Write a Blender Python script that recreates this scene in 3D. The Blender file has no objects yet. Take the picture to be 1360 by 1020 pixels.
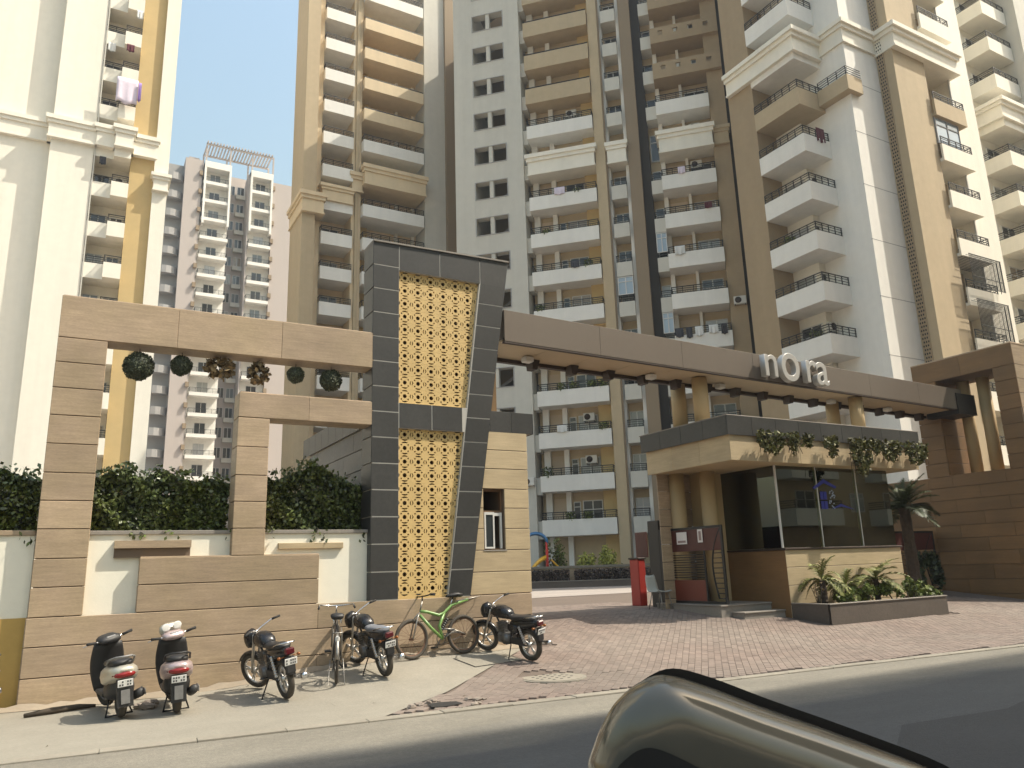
import bpy, bmesh, math, random
from math import radians, sin, cos, pi, sqrt, atan2
from mathutils import Vector, Matrix
R = random.Random(7)
sc = bpy.context.scene
COL = sc.collection

# ------------------------------------------------------------------ camera
def cam_basis(az, pitch, roll):
    a, p, r = map(radians, (az, pitch, roll))
    f = Vector((sin(a)*cos(p), cos(a)*cos(p), sin(p)))
    rt = Vector((cos(a), -sin(a), 0)); up = rt.cross(f)
    return f, cos(r)*rt - sin(r)*up, sin(r)*rt + cos(r)*up
CF, CR, CU = cam_basis(29.6, 13.4, 1.85)
CH = 1.65
cd = bpy.data.cameras.new('camera'); cam = bpy.data.objects.new('camera', cd); COL.objects.link(cam)
cam.matrix_world = Matrix(((CR.x, CU.x, -CF.x, 0), (CR.y, CU.y, -CF.y, 0), (CR.z, CU.z, -CF.z, CH), (0, 0, 0, 1)))
cd.sensor_width = 36; cd.lens = 1021/1360*36; cd.clip_end = 3000; cd.clip_start = .05
sc.camera = cam
# ------------------------------------------------------------------ sky, sun, exposure
SUN = Vector((.53, -.27, .80)).normalized()
w = bpy.data.worlds.new('World'); sc.world = w; w.use_nodes = True
nt = w.node_tree; bg = nt.nodes['Background']
sky = nt.nodes.new('ShaderNodeTexSky'); sky.sky_type = 'NISHITA'; sky.sun_disc = False
sky.sun_elevation = math.asin(SUN.z); sky.sun_rotation = atan2(SUN.x, SUN.y)
sky.air_density = 2.7; sky.dust_density = 6.0; sky.ozone_density = 3.8; sky.altitude = 0
nt.links.new(sky.outputs[0], bg.inputs[0]); bg.inputs[1].default_value = .15
sl = bpy.data.lights.new('sun', 'SUN'); sl.energy = 3.8; sl.angle = radians(.4); sl.color = (1, .93, .80)
so = bpy.data.objects.new('sun', sl); COL.objects.link(so)
so.rotation_euler = (-SUN).to_track_quat('-Z', 'Y').to_euler(); so.location = (0, 0, 90)
sc.view_settings.view_transform = 'Standard'; sc.view_settings.look = 'None'
sc.view_settings.exposure = .7; sc.view_settings.gamma = 1
sc.render.resolution_x = 1024; sc.render.resolution_y = 768

# ------------------------------------------------------------------ materials
MATS = {}
def mat(name, col, rough=.75, metal=0, var=.05, noise=(), bump=None, tint=0, spec=None, hue=None):
    """noise: (scale, amount, stretch xyz); hue: second colour mixed in by a wide noise"""
    m = bpy.data.materials.new(name); m.use_nodes = True; n = m.node_tree.nodes; L = m.node_tree.links
    b = n['Principled BSDF']; b.inputs['Roughness'].default_value = rough; b.inputs['Metallic'].default_value = metal
    if spec is not None: b.inputs['Specular IOR Level'].default_value = spec
    geo = n.new('ShaderNodeNewGeometry')
    def mapped(st):
        v = n.new('ShaderNodeVectorMath'); v.operation = 'MULTIPLY'; v.inputs[1].default_value = st
        L.new(geo.outputs['Position'], v.inputs[0]); return v.outputs[0]
    def rng(src, lo, hi, a=.25, c=.75):
        r = n.new('ShaderNodeMapRange'); r.inputs[1].default_value = a; r.inputs[2].default_value = c
        r.inputs[3].default_value = lo; r.inputs[4].default_value = hi; L.new(src, r.inputs[0]); return r.outputs[0]
    cur = None
    def mul(x):
        nonlocal cur
        if cur is None: cur = x
        else:
            q = n.new('ShaderNodeMath'); q.operation = 'MULTIPLY'; L.new(cur, q.inputs[0]); L.new(x, q.inputs[1]); cur = q.outputs[0]
    for nz in noise:
        t = n.new('ShaderNodeTexNoise'); t.inputs['Scale'].default_value = nz[0]; t.inputs['Detail'].default_value = 5
        t.inputs['Roughness'].default_value = .6
        L.new(mapped(nz[2] if len(nz) > 2 else (1, 1, 1)), t.inputs['Vector']); mul(rng(t.outputs['Fac'], 1-nz[1], 1+nz[1]))
    if var:
        oi = n.new('ShaderNodeObjectInfo'); mul(rng(oi.outputs['Random'], 1-var, 1+var, 0, 1))
    if tint:
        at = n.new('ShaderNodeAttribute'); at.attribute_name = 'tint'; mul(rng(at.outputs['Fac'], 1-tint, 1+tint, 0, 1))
    base = None
    if hue:
        t = n.new('ShaderNodeTexNoise'); t.inputs['Scale'].default_value = hue[1] if hue[1] != 'kerb' else .8; t.inputs['Detail'].default_value = 4
        L.new(mapped(hue[2] if len(hue) > 2 else (1, 1, 1)), t.inputs['Vector'])
        mx = n.new('ShaderNodeMix'); mx.data_type = 'RGBA'
        if hue[1] == 'kerb':                    # edge dust widened to the sunlit strip; shade put into the dark asphalt colour
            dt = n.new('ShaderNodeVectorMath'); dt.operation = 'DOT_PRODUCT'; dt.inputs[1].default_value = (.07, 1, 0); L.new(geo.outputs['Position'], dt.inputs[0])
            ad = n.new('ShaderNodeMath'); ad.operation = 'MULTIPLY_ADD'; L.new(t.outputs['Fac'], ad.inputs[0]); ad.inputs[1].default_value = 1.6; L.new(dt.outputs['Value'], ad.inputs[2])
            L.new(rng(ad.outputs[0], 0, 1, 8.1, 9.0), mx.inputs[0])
        else: L.new(rng(t.outputs['Fac'], 0, 1, .35, .65), mx.inputs[0])
        mx.inputs[6].default_value = (*col, 1); mx.inputs[7].default_value = (*hue[0], 1)
        base = mx.outputs[2]
    if cur is not None:
        s = n.new('ShaderNodeVectorMath'); s.operation = 'SCALE'; L.new(cur, s.inputs['Scale'])
        if base: L.new(base, s.inputs[0])
        else: s.inputs[0].default_value = col
        L.new(s.outputs[0], b.inputs['Base Color'])
    elif base: L.new(base, b.inputs['Base Color'])
    else: b.inputs['Base Color'].default_value = (*col, 1)
    if bump:
        t = n.new('ShaderNodeTexNoise'); t.inputs['Scale'].default_value = bump[0]; t.inputs['Detail'].default_value = 6
        L.new(mapped(bump[2] if len(bump) > 2 else (1, 1, 1)), t.inputs['Vector'])
        bp = n.new('ShaderNodeBump'); bp.inputs['Strength'].default_value = bump[1]; bp.inputs['Distance'].default_value = .02
        L.new(t.outputs['Fac'], bp.inputs['Height']); L.new(bp.outputs[0], b.inputs['Normal'])
    MATS[name] = m; return m
STK = (1, 1, .12)
mat('stone', (.35, .262, .165), .62, var=.12, noise=((.5, .12), (.9, .17, (1, 1, 2.5)), (5, .17, (.5, .5, 6)), (34, .14, (.6, .6, 2.5))), bump=(26, .07, (1, 1, 2)), hue=((.38, .28, .19), 1.3))
mat('stone_core', (.16, .115, .08), .9)
mat('stone_pale', (.43, .335, .205), .62, var=.08, noise=((.9, .13, (1, 1, 3)), (5, .12, (.5, .5, 6)), (30, .06, (1, 1, 3))), bump=(26, .06, (1, 1, 2)))
mat('stone_brown_shade', (.20, .108, .042), .6, var=.12, noise=((.7, .14, (1, .35, 3)), (6, .10, (.5, .5, 6))), bump=(22, .07), hue=((.16, .09, .037), .8))  # darker stone for faces turned from the sun, shade put into the colour
mat('slate', (.036, .035, .033), .45, var=.16, noise=((1.4, .2), (14, .18)), bump=(30, .07))
mat('grout', (.42, .40, .36), .9)
mat('cream_wall', (.80, .76, .64), .85, var=0, noise=((.5, .05, STK), (6, .03)), bump=(40, .06))
mat('ochre_low', (.50, .33, .10), .85, var=0, noise=((.7, .09), (9, .05)))
mat('lattice', (.58, .405, .165), .6, var=.04, noise=((2, .06),))
mat('lattice_back', (.18, .11, .05), .9, var=0)
mat('white_paint', (.76, .74, .69), .85, var=.015, noise=((.16, .08, STK), (1.4, .05, (1, 1, .06)), (2.2, .03)))
mat('warm_white', (.80, .76, .66), .85, var=.02, noise=((.14, .06, STK), (1.4, .05, (1, 1, .06)), (2.2, .03)))
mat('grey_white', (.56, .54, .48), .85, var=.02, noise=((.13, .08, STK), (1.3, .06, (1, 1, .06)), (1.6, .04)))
mat('ochre', (.55, .405, .19), .85, var=.02, noise=((.13, .05, STK), (2.0, .04)))
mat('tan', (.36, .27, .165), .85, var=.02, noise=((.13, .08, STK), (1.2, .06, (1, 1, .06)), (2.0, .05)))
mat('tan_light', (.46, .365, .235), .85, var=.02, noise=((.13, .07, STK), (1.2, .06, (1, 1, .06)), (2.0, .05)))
mat('tan_pale', (.66, .53, .35), .85, var=.02, noise=((.13, .06, STK), (1.2, .06, (1, 1, .06)), (2.0, .04)))  # lightest of the tan paints
mat('brown_strip', (.27, .205, .135), .85, var=0, noise=((.15, .08, STK),))
mat('dark_strip', (.03, .024, .018), .8, var=0)
mat('pink_tan', (.44, .39, .36), .85, var=.02, noise=((.1, .06, STK),))
mat('blind', (.50, .40, .29), .8, var=.1)
mat('block_grey', (.34, .33, .32), .85, var=.05)
mat('iron', (.022, .021, .02), .5, .3, var=.1)
mat('pane', (.035, .045, .05), .06, var=.5, spec=.8)
mat('pane_blue', (.30, .38, .46), .08, var=.1, spec=.9)
mat('dark_room', (.02, .018, .016), .95, var=0)
mat('frame_white', (.60, .59, .56), .5, var=.08)
mat('frame_wood', (.16, .085, .04), .6, var=.1)
mat('metal_brown', (.15, .122, .097), .45, .15, var=0, noise=((.6, .06, (1, 1, .3)), (12, .03)))
mat('soffit', (.47, .37, .24), .7, var=.03, noise=((1, .07),))
mat('dark_steel', (.045, .03, .022), .6, .1)
mat('chrome', (.62, .62, .63), .22, 1, var=0)
mat('letter', (.46, .445, .42), .4, .35, var=.03, noise=((8, .08),))
mat('column', (.44, .325, .175), .7, var=.03, noise=((1.5, .06, (1, 1, .4)),))
mat('concrete', (.225, .205, .165), .9, var=.03, noise=((.35, .10), (2.2, .09), (22, .10)), bump=(30, .25), hue=((.25, .228, .185), .25))
mat('kerb', (.24, .215, .172), .9, var=.07, noise=((1.5, .12), (14, .1)), bump=(24, .2))
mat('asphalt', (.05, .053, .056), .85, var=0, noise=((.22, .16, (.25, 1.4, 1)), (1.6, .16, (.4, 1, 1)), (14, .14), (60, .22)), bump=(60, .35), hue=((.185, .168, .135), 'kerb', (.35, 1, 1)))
mat('paver', (.175, .132, .110), .88, var=.10, tint=.14, noise=((.35, .12), (3, .08), (35, .1)), bump=(40, .2), hue=((.188, .153, .128), .45))
mat('paver_bed', (.13, .10, .08), .95, var=0, noise=((.5, .12), (18, .2)), bump=(30, .3))
mat('asphalt_patch', (.034, .035, .037), .9, var=0, noise=((.6, .14), (14, .14), (60, .22)), bump=(60, .35))
mat('lane', (.33, .29, .26), .9, var=0, noise=((.4, .1), (8, .1)))
mat('soil', (.10, .075, .05), .95, var=.05, noise=((9, .25),), bump=(20, .4))
mat('earth', (.26, .215, .16), .95, var=0, noise=((.3, .15), (6, .12)))
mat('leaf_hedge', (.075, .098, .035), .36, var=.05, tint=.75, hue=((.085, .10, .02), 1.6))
mat('leaf_dark', (.035, .05, .016), .55, var=.05, tint=.7)
mat('leaf_purple', (.05, .035, .03), .6, var=.05, tint=.7)
mat('leaf_lime', (.34, .35, .07), .6, var=.05, tint=.5)
mat('leaf_bright', (.12, .15, .03), .6, var=.05, tint=.6)
mat('leaf_vine', (.11, .105, .03), .65, var=.05, tint=.65)
mat('leaf_dry', (.23, .165, .085), .8, var=.1, tint=.7)
mat('frond', (.045, .062, .018), .55, var=.2, tint=.45)
mat('frond_young', (.15, .16, .04), .6, var=.2, tint=.45)
mat('trunk', (.07, .05, .035), .95, var=.1, noise=((12, .3),), bump=(14, .8))
mat('topiary', (.085, .10, .06), .7, var=.1, tint=.6)
mat('twig', (.06, .045, .03), .9)
mat('rubber', (.018, .017, .016), .8, var=.1, noise=((20, .3),))
mat('tyre_dusty', (.062, .052, .04), .9, var=.1, noise=((9, .3),))
mat('black_paint', (.014, .014, .016), .25, var=.05)
mat('black_plastic', (.022, .021, .021), .55, var=.1, noise=((9, .2),))
mat('seat_vinyl', (.02, .019, .019), .5, noise=((7, .25),))
mat('seat_cover', (.15, .155, .17), .85, noise=((7, .15),))
mat('alloy', (.50, .48, .45), .4, .8, var=.1)
mat('engine_metal', (.16, .155, .15), .5, .7, noise=((14, .35),))
mat('red_lens', (.22, .012, .012), .18, var=.05)
mat('maroon_lens', (.085, .008, .012), .2, var=.05)
mat('amber', (.26, .085, .015), .25)
mat('plate', (.78, .77, .74), .5, var=.04, noise=((60, .12),))
mat('plate_ink', (.05, .05, .06), .7)
mat('scooter_silver', (.50, .465, .385), .30, .45, var=0, noise=((5, .08),))
mat('scooter_rose', (.47, .37, .36), .28, .45, var=0, noise=((5, .08),))
mat('mud_grey', (.22, .215, .21), .5, .2, noise=((20, .15),))
mat('bike_green', (.15, .27, .075), .35, var=0)
mat('bike_grey', (.30, .28, .25), .4, .6, noise=((20, .25),))
mat('rust', (.16, .085, .05), .85, noise=((20, .3),))
mat('maroon', (.085, .022, .016), .55, var=.08, noise=((3, .15),))
mat('red_post', (.34, .026, .018), .5, var=0)
mat('orange_red', (.17, .035, .018), .5, var=.06)
mat('black_gate', (.012, .011, .011), .5, var=.1)
mat('paper', (.75, .70, .66), .8, var=.05)
mat('paper_ink', (.30, .22, .20), .8)
mat('grey_plastic', (.48, .49, .45), .5, var=0)
mat('planter_stone', (.105, .085, .07), .6, var=.05, noise=((1.2, .12), (14, .12)), bump=(24, .2))
mat('grey_stone', (.24, .215, .185), .75, var=.06, noise=((2, .1), (20, .1)))
mat('blue_logo', (.02, .03, .26), .5, var=0)
mat('logo_light', (.42, .48, .60), .5, var=0)
mat('play_red', (.55, .04, .03), .4, var=0)
mat('play_yellow', (.80, .47, .04), .4, var=0)
mat('play_blue', (.06, .20, .42), .4, var=0)
mat('play_grey', (.25, .25, .28), .5)
mat('cloth_lilac', (.70, .62, .72), .9, var=0, noise=((3, .08),))
mat('cloth_violet', (.30, .20, .50), .9, var=0)
mat('cloth_wine', (.10, .02, .03), .9, var=0)
mat('cloth_white', (.7, .7, .68), .9, var=.1)
mat('cloth_dark', (.05, .05, .06), .9, var=.3)
mat('ac_white', (.62, .60, .55), .6, var=.1)
mat('pot', (.30, .13, .07), .8)
mat('wood_desk', (.20, .12, .06), .5)
mat('indoor_wall', (.62, .57, .45), .8, var=0)
mat('champagne', (.13, .117, .092), .14, .3, var=0)
mat('rubble', (.24, .20, .165), .9, var=.15, noise=((20, .2),))
m = mat('glass_tint', (.5, .56, .5), .0, var=0)
n = m.node_tree.nodes; L = m.node_tree.links
for x in list(n): n.remove(x)
out = n.new('ShaderNodeOutputMaterial'); tr = n.new('ShaderNodeBsdfTransparent'); tr.inputs[0].default_value = (.84, .88, .74, 1)
gl = n.new('ShaderNodeBsdfGlossy'); gl.inputs['Roughness'].default_value = .01; gl.inputs[0].default_value = (.86, .90, .78, 1)
fr = n.new('ShaderNodeFresnel'); fr.inputs[0].default_value = 2.3; mx = n.new('ShaderNodeMixShader')
L.new(fr.outputs[0], mx.inputs[0]); L.new(tr.outputs[0], mx.inputs[1]); L.new(gl.outputs[0], mx.inputs[2]); L.new(mx.outputs[0], out.inputs[0])

pn_ = MATS['pane'].node_tree; b_ = pn_.nodes['Principled BSDF']; oi_ = pn_.nodes.new('ShaderNodeObjectInfo'); cr_ = pn_.nodes.new('ShaderNodeValToRGB'); cr_.color_ramp.interpolation = 'CONSTANT'
cr_.color_ramp.elements[0].color = (.03, .036, .04, 1); cr_.color_ramp.elements[1].position = .55; cr_.color_ramp.elements[1].color = (.34, .35, .33, 1)
for p_, c_ in ((.68, (.05, .045, .04, 1)), (.76, (.30, .24, .17, 1)), (.84, (.16, .18, .19, 1)), (.93, (.44, .45, .46, 1))): cr_.color_ramp.elements.new(p_).color = c_
pn_.links.new(oi_.outputs['Random'], cr_.inputs[0]); pn_.links.new(cr_.outputs[0], b_.inputs['Base Color'])
# ------------------------------------------------------------------ mesh helpers
ABS = {}
def newobj(name, data, parent=None, loc=(0, 0, 0), rot=None):
    o = bpy.data.objects.new(name, data); COL.objects.link(o); o.location = loc
    if rot is not None: o.rotation_euler = rot if hasattr(rot, '__len__') else (0, 0, rot)
    if parent: o.parent = parent
    ABS[o] = (ABS[parent] if parent else Vector((0, 0, 0))) + Vector(loc)
    return o
def tag(o, label, cat, group=None, kind=None):
    if label: o['label'] = label
    if cat: o['category'] = cat
    if group: o['group'] = group
    if kind: o['kind'] = kind
    return o
def thing(name, label, cat, loc=(0, 0, 0), rot=None, group=None):
    o = newobj(name, None, None, loc, rot); o.empty_display_size = .2
    return tag(o, label, cat, group)
class MB:
    def __init__(s): s.v = []; s.f = []; s.sm = []; s.t = []
    def add(s, vs, fs, smooth=False, tint=.5):
        k = len(s.v); s.v.extend(tuple(p) for p in vs)
        for f in fs: s.f.append(tuple(i+k for i in f)); s.sm.append(smooth); s.t.append(tint)
        return s
    def box(s, x0, x1, y0, y1, z0, z1, tint=.5):
        return s.add([(x0,y0,z0),(x1,y0,z0),(x1,y1,z0),(x0,y1,z0),(x0,y0,z1),(x1,y0,z1),(x1,y1,z1),(x0,y1,z1)],
                     [(0,3,2,1),(4,5,6,7),(0,1,5,4),(1,2,6,5),(2,3,7,6),(3,0,4,7)], tint=tint)
    def cbox(s, x0, x1, y0, y1, z0, z1, c=.008):
        lo = (x0, y0, z0); hi = (x1, y1, z1); idx = {}; vs = []
        for sx in (0, 1):
            for sy in (0, 1):
                for sz in (0, 1):
                    p = [(hi if q else lo)[i] for i, q in enumerate((sx, sy, sz))]
                    for ax in range(3):
                        q = [p[i] if i == ax else p[i] + (-c if (sx, sy, sz)[i] else c) for i in range(3)]
                        idx[(sx, sy, sz, ax)] = len(vs); vs.append(q)
        fs = []
        for ax in range(3):
            o = [i for i in range(3) if i != ax]
            for sd in (0, 1):
                cyc = []
                for a, b in ((0,0),(1,0),(1,1),(0,1)):
                    k = [0,0,0]; k[ax] = sd; k[o[0]] = a; k[o[1]] = b; cyc.append(idx[(*k, ax)])
                fs.append(tuple(cyc))
        for ax in range(3):
            o = [i for i in range(3) if i != ax]
            for a in (0, 1):
                for b in (0, 1):
                    def key(e, face):
                        k = [0,0,0]; k[ax] = e; k[o[0]] = a; k[o[1]] = b; return idx[(*k, face)]
                    fs.append((key(0, o[0]), key(1, o[0]), key(1, o[1]), key(0, o[1])))
        for sx in (0, 1):
            for sy in (0, 1):
                for sz in (0, 1): fs.append((idx[(sx,sy,sz,0)], idx[(sx,sy,sz,1)], idx[(sx,sy,sz,2)]))
        return s.add(vs, fs)
    def prism(s, pts, y0, y1):            # polygon (x,z) pushed along y
        k = len(pts); vs = [(x, y0, z) for x, z in pts] + [(x, y1, z) for x, z in pts]
        fs = [tuple(range(k)), tuple(range(2*k-1, k-1, -1))] + [(i, (i+1) % k, k+(i+1) % k, k+i) for i in range(k)]
        return s.add(vs, fs)
    def slab(s, pts, z0, z1):             # polygon (x,y) pushed along z
        k = len(pts); vs = [(x, y, z0) for x, y in pts] + [(x, y, z1) for x, y in pts]
        fs = [tuple(range(k)), tuple(range(2*k-1, k-1, -1))] + [(i, (i+1) % k, k+(i+1) % k, k+i) for i in range(k)]
        return s.add(vs, fs)
    def loft(s, rings, smooth=True, cap=True, closed=False):
        k = len(rings[0]); vs = [p for r in rings for p in r]; fs = []
        m = len(rings)
        for j in range(m if closed else m-1):
            a = j*k; b = ((j+1) % m)*k
            for i in range(k): fs.append((a+i, a+(i+1) % k, b+(i+1) % k, b+i))
        if cap and not closed: fs += [tuple(range(k-1, -1, -1)), tuple(range((m-1)*k, m*k))]
        return s.add(vs, fs, smooth)
    def tube(s, path, r, n=8, closed=False, smooth=True):
        P = [Vector(p) for p in path]; m = len(P); rings = []; up = None
        for i, p in enumerate(P):
            if closed: t = P[(i+1) % m] - P[i-1]
            else: t = (P[min(i+1, m-1)] - P[max(i-1, 0)])
            t.normalize()
            if up is None:
                up = Vector((0, 0, 1)) if abs(t.z) < .9 else Vector((1, 0, 0))
            a = t.cross(up)
            if a.length < 1e-4: a = t.cross(Vector((0, 1, 0)))
            a.normalize(); b = a.cross(t).normalized(); up = b
            q = r[i] if hasattr(r, '__len__') else r
            rings.append([p + a*(q*cos(2*pi*j/n)) + b*(q*sin(2*pi*j/n)) for j in range(n)])
        return s.loft(rings, smooth, True, closed)
    def torus(s, c, Rr, r, n=28, m=8, sy=1.0):   # wheel in the xz plane
        rings = []
        for i in range(n):
            a = 2*pi*i/n; rings.append([(c[0]+(Rr+r*cos(2*pi*j/m))*cos(a), c[1]+sy*r*sin(2*pi*j/m), c[2]+(Rr+r*cos(2*pi*j/m))*sin(a)) for j in range(m)])
        return s.loft(rings, True, False, True)
    def ball(s, c, r, n=10, m=7, sc=(1, 1, 1)):
        rings = []
        for j in range(1, m):
            t = pi*j/m; rings.append([(c[0]+sc[0]*r*sin(t)*cos(2*pi*i/n), c[1]+sc[1]*r*sin(t)*sin(2*pi*i/n), c[2]+sc[2]*r*cos(t)) for i in range(n)])
        return s.loft(rings)
    def leaf(s, p, size, tint=None, long=1.6, up=.0):
        d = Vector((R.gauss(0, 1), R.gauss(0, 1), R.gauss(0, 1)+up)).normalized()
        e = d.cross(Vector((R.gauss(0, 1), R.gauss(0, 1), R.gauss(0, 1)))).normalized()
        p = Vector(p); z = size*R.uniform(.7, 1.3)
        s.add([p-d*z*long*.5, p+e*z*.5, p+d*z*long*.5, p-e*z*.5], [(0, 1, 2, 3)], tint=R.random() if tint is None else tint)
    def xf(s, M):
        s.v = [tuple(M @ Vector(p)) for p in s.v]; return s
    def mesh(s, name, m, off=None, recalc=True, tint=False):
        me = bpy.data.meshes.new(name)
        vs = s.v if off is None else [(x-off[0], y-off[1], z-off[2]) for x, y, z in s.v]
        me.from_pydata(vs, [], s.f)
        me.polygons.foreach_set('use_smooth', s.sm)
        if tint:
            at = me.attributes.new('tint', 'FLOAT', 'FACE'); at.data.foreach_set('value', s.t)
        if recalc:
            b = bmesh.new(); b.from_mesh(me); bmesh.ops.recalc_face_normals(b, faces=b.faces); b.to_mesh(me); b.free()
        me.materials.append(MATS[m]); return me
    def build(s, name, m, parent=None, w=True, loc=(0, 0, 0), rot=None, recalc=True, tint=False):
        """w: the vertices are world coordinates, made local to the parent"""
        off = ABS[parent] if (w and parent) else None
        return newobj(name, s.mesh(name, m, off, recalc, tint), parent, loc, rot)
def struct(o): o['kind'] = 'structure'; return o
CACHE = {}
def shared(key, fn):
    if key not in CACHE: CACHE[key] = fn()
    return CACHE[key]
def sec(x, zc, hw, hh, n=14, e=2.6, yc=0):      # superellipse section across a vehicle
    o = []
    for i in range(n):
        a = 2*pi*i/n; c, q = cos(a), sin(a)
        o.append((x, yc+hw*math.copysign(abs(c)**(2/e), c), zc+hh*math.copysign(abs(q)**(2/e), q)))
    return o

# ------------------------------------------------------------------ ground
def sm(t): t = max(0, min(1, t)); return t*t*(3-2*t)
def Yk(x): return 9.2-.07*x
def zg(x, y):
    r = max(0, min(.5, .1*(y-10.4)))
    if y < 13: r *= sm((x-1.2)/3.8)
    return r
def sheet(name, m, x0, x1, nx, yf0, yf1, ny, dz=0, zf=zg):
    b = MB(); vs = []; fs = []
    for i in range(nx+1):
        x = x0+(x1-x0)*i/nx
        for j in range(ny+1):
            a, c = yf0(x), yf1(x); y = a+(c-a)*j/ny; vs.append((x, y, zf(x, y)+dz))
    for i in range(nx):
        for j in range(ny):
            a = i*(ny+1)+j; fs.append((a, a+ny+1, a+ny+2, a+1))
    b.add(vs, fs, True); return struct(b.build(name, m, recalc=False))
b = MB(); b.add([(-400, -300, -.12), (400, -300, -.12), (400, 500, -.12), (-400, 500, -.12)], [(0, 1, 2, 3)]); struct(b.build('ground', 'earth', recalc=False))
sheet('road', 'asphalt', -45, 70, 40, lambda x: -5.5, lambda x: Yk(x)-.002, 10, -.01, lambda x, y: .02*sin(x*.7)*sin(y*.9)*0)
sheet('pavement', 'concrete', -45, 3.1, 50, Yk, lambda x: 13.3, 24, 0.0); sheet('pavement', 'concrete', 3.1, 7.9, 30, lambda x: min(13.28, max(Yk(x), 8.95+(x-3.1)/1.12)), lambda x: 13.3, 14, 0.0)
sheet('driveway', 'paver_bed', 2.6, 45, 80, lambda x: Yk(x), lambda x: 26, 80, -.016)
b = MB(); b.add([(-60, 25.9, .496), (120, 25.9, .496), (120, 140, .496), (-60, 140, .496)], [(0, 1, 2, 3)]); struct(b.build('courtyard_lane', 'lane', recalc=False))
b = MB(); b.add([(-60, 13.25, .49), (7.7, 13.25, .49), (7.7, 26, .49), (-60, 26, .49)], [(0, 1, 2, 3)]); struct(b.build('inner_garden', 'earth', recalc=False))
b = MB(); b.add([(-45, -40, -.004), (70, -40, -.004), (70, -5.45, -.004), (-45, -5.45, -.004)], [(0, 1, 2, 3)]); struct(b.build('far_verge', 'earth', recalc=False))
b = MB(); b.add([(x, y, -.006) for x, y in ((6.2, 4.6), (7.4, 5.35), (9.0, 5.2), (11.3, 5.75), (15, 5.45), (26, 4.9), (26, .5), (6, .5))], [tuple(range(8))]); struct(b.build('road_patch', 'asphalt_patch', recalc=False))
# kerb stones flush with the road edge
kb = newobj('kerb', None); struct(kb)
x = -14.0
while x < 34:
    l = .9; a = atan2(Yk(x+l)-Yk(x), l)
    q = shared('kerbstone', lambda: MB().cbox(0, .897, .0, .17, -.08, .004, .006).mesh('kerb_stone', 'kerb'))
    newobj('kerb_stone', q, kb, (x, Yk(x), zg(x, Yk(x))+.006+R.uniform(-.004, .004)), a); x += l
# pavers: 45 degree running bond
drive = bpy.data.objects['driveway']
PL, PW = .215, .108
cand = []
for iu in range(-22, 290):
    for iv in range(-250, 250):
        u = (iu + (.5 if iv % 2 else 0))*PL; v = iv*PW
        x = 3+(u*cos(.82)-v*sin(.82)); y = 9+(u*sin(.82)+v*cos(.82))
        if y < Yk(x)+.26 or y > 20 or x > 26 or x < 2.7: continue
        if x-3.15 < (y-8.95)*1.12 and y < 12.9: continue
        if x < 7.9 and y >= 12.6: continue
        if 14.6 < x < 19.6 and y > 12.1: continue
        if 4.02 < x < 4.42 and 9.2 < y < 9.62: continue       # broken hole
        if (x-6.5)**2+(y-10.5)**2 < .5**2: continue           # round cover
        if x > 24.3 and y > 12: continue
        cand.append((x*x+y*y, x, y))
cand.sort()
pm = shared('paver', lambda: MB().cbox(-PL/2+.003, PL/2-.003, -PW/2+.003, PW/2-.003, -.03, .012, .003).mesh('paver', 'paver', tint=True))
pb = MB()
for i, (d, x, y) in enumerate(cand):
    if i < 300:
        newobj('paver', pm, drive, (x, y, zg(x, y)-.008+R.uniform(-.002, .003)), (Matrix.Rotation(math.atan((zg(x, y+.05)-zg(x, y-.05))/.1), 3, 'X') @ Matrix.Rotation(.82+R.gauss(0, .008), 3, 'Z') @ Matrix.Rotation(R.gauss(0, .006), 3, 'X')).to_euler())
    elif d < 27**2:
        c, s_ = cos(.82), sin(.82); hx, hy = PL/2-.003, PW/2-.003; z = .004+R.uniform(-.0015, .002)
        P4 = [(x+a*hx*c-e*hy*s_, y+a*hx*s_+e*hy*c) for a, e in ((-1,-1),(1,-1),(1,1),(-1,1))]
        pb.add([(px, py, zg(px, py)+z-.025) for px, py in P4]+[(px, py, zg(px, py)+z) for px, py in P4], [(4,5,6,7),(0,1,5,4),(1,2,6,5),(2,3,7,6),(3,0,4,7)], tint=R.random())
o = pb.build('pavers', 'paver', drive, recalc=False, tint=True); o['kind'] = 'stuff'
# ------------------------------------------------------------------ boundary wall
BW = thing('boundary_wall', 'sandstone clad boundary wall with tall stone pergola frame and cream panels', 'wall', (2, 13, 0))
def clad(parent, face, a0, a1, z0, z1, at, rows, lmax=1.9, gap=.013, name='stone_slab', m='stone', t=.03, stag=True):
    """stone slabs on a face. face 'y-' : spans x a0..a1 at y=at ; 'x-' : spans y a0..a1 at x=at ; 'x+'"""
    zs = [z0+(z1-z0)*i/rows for i in range(rows+1)] if isinstance(rows, int) else rows
    for j in range(len(zs)-1):
        n_ = max(1, math.ceil((a1-a0)/lmax)); cuts = [a0+(a1-a0)*i/n_ for i in range(n_+1)]
        if stag and n_ > 1:
            sh = (.5 if j % 2 else 0)*(a1-a0)/n_
            if sh: cuts = [a0]+[c+sh for c in cuts[:-1]]+[a1]
        for i in range(len(cuts)-1):
            p, q = cuts[i]+.0015, cuts[i+1]-.0015; h0, h1 = zs[j]+gap/2, zs[j+1]-gap/2; jt = R.uniform(-.002, .002)
            b = MB()
            if face == 'y-': b.cbox(p, q, at-t+jt, at, h0, h1, .005)
            elif face == 'x-': b.cbox(at-t+jt, at, p, q, h0, h1, .005)
            else: b.cbox(at, at+t-jt, p, q, h0, h1, .005)
            b.build(name, m, parent)
Y0 = 12.83
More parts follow.
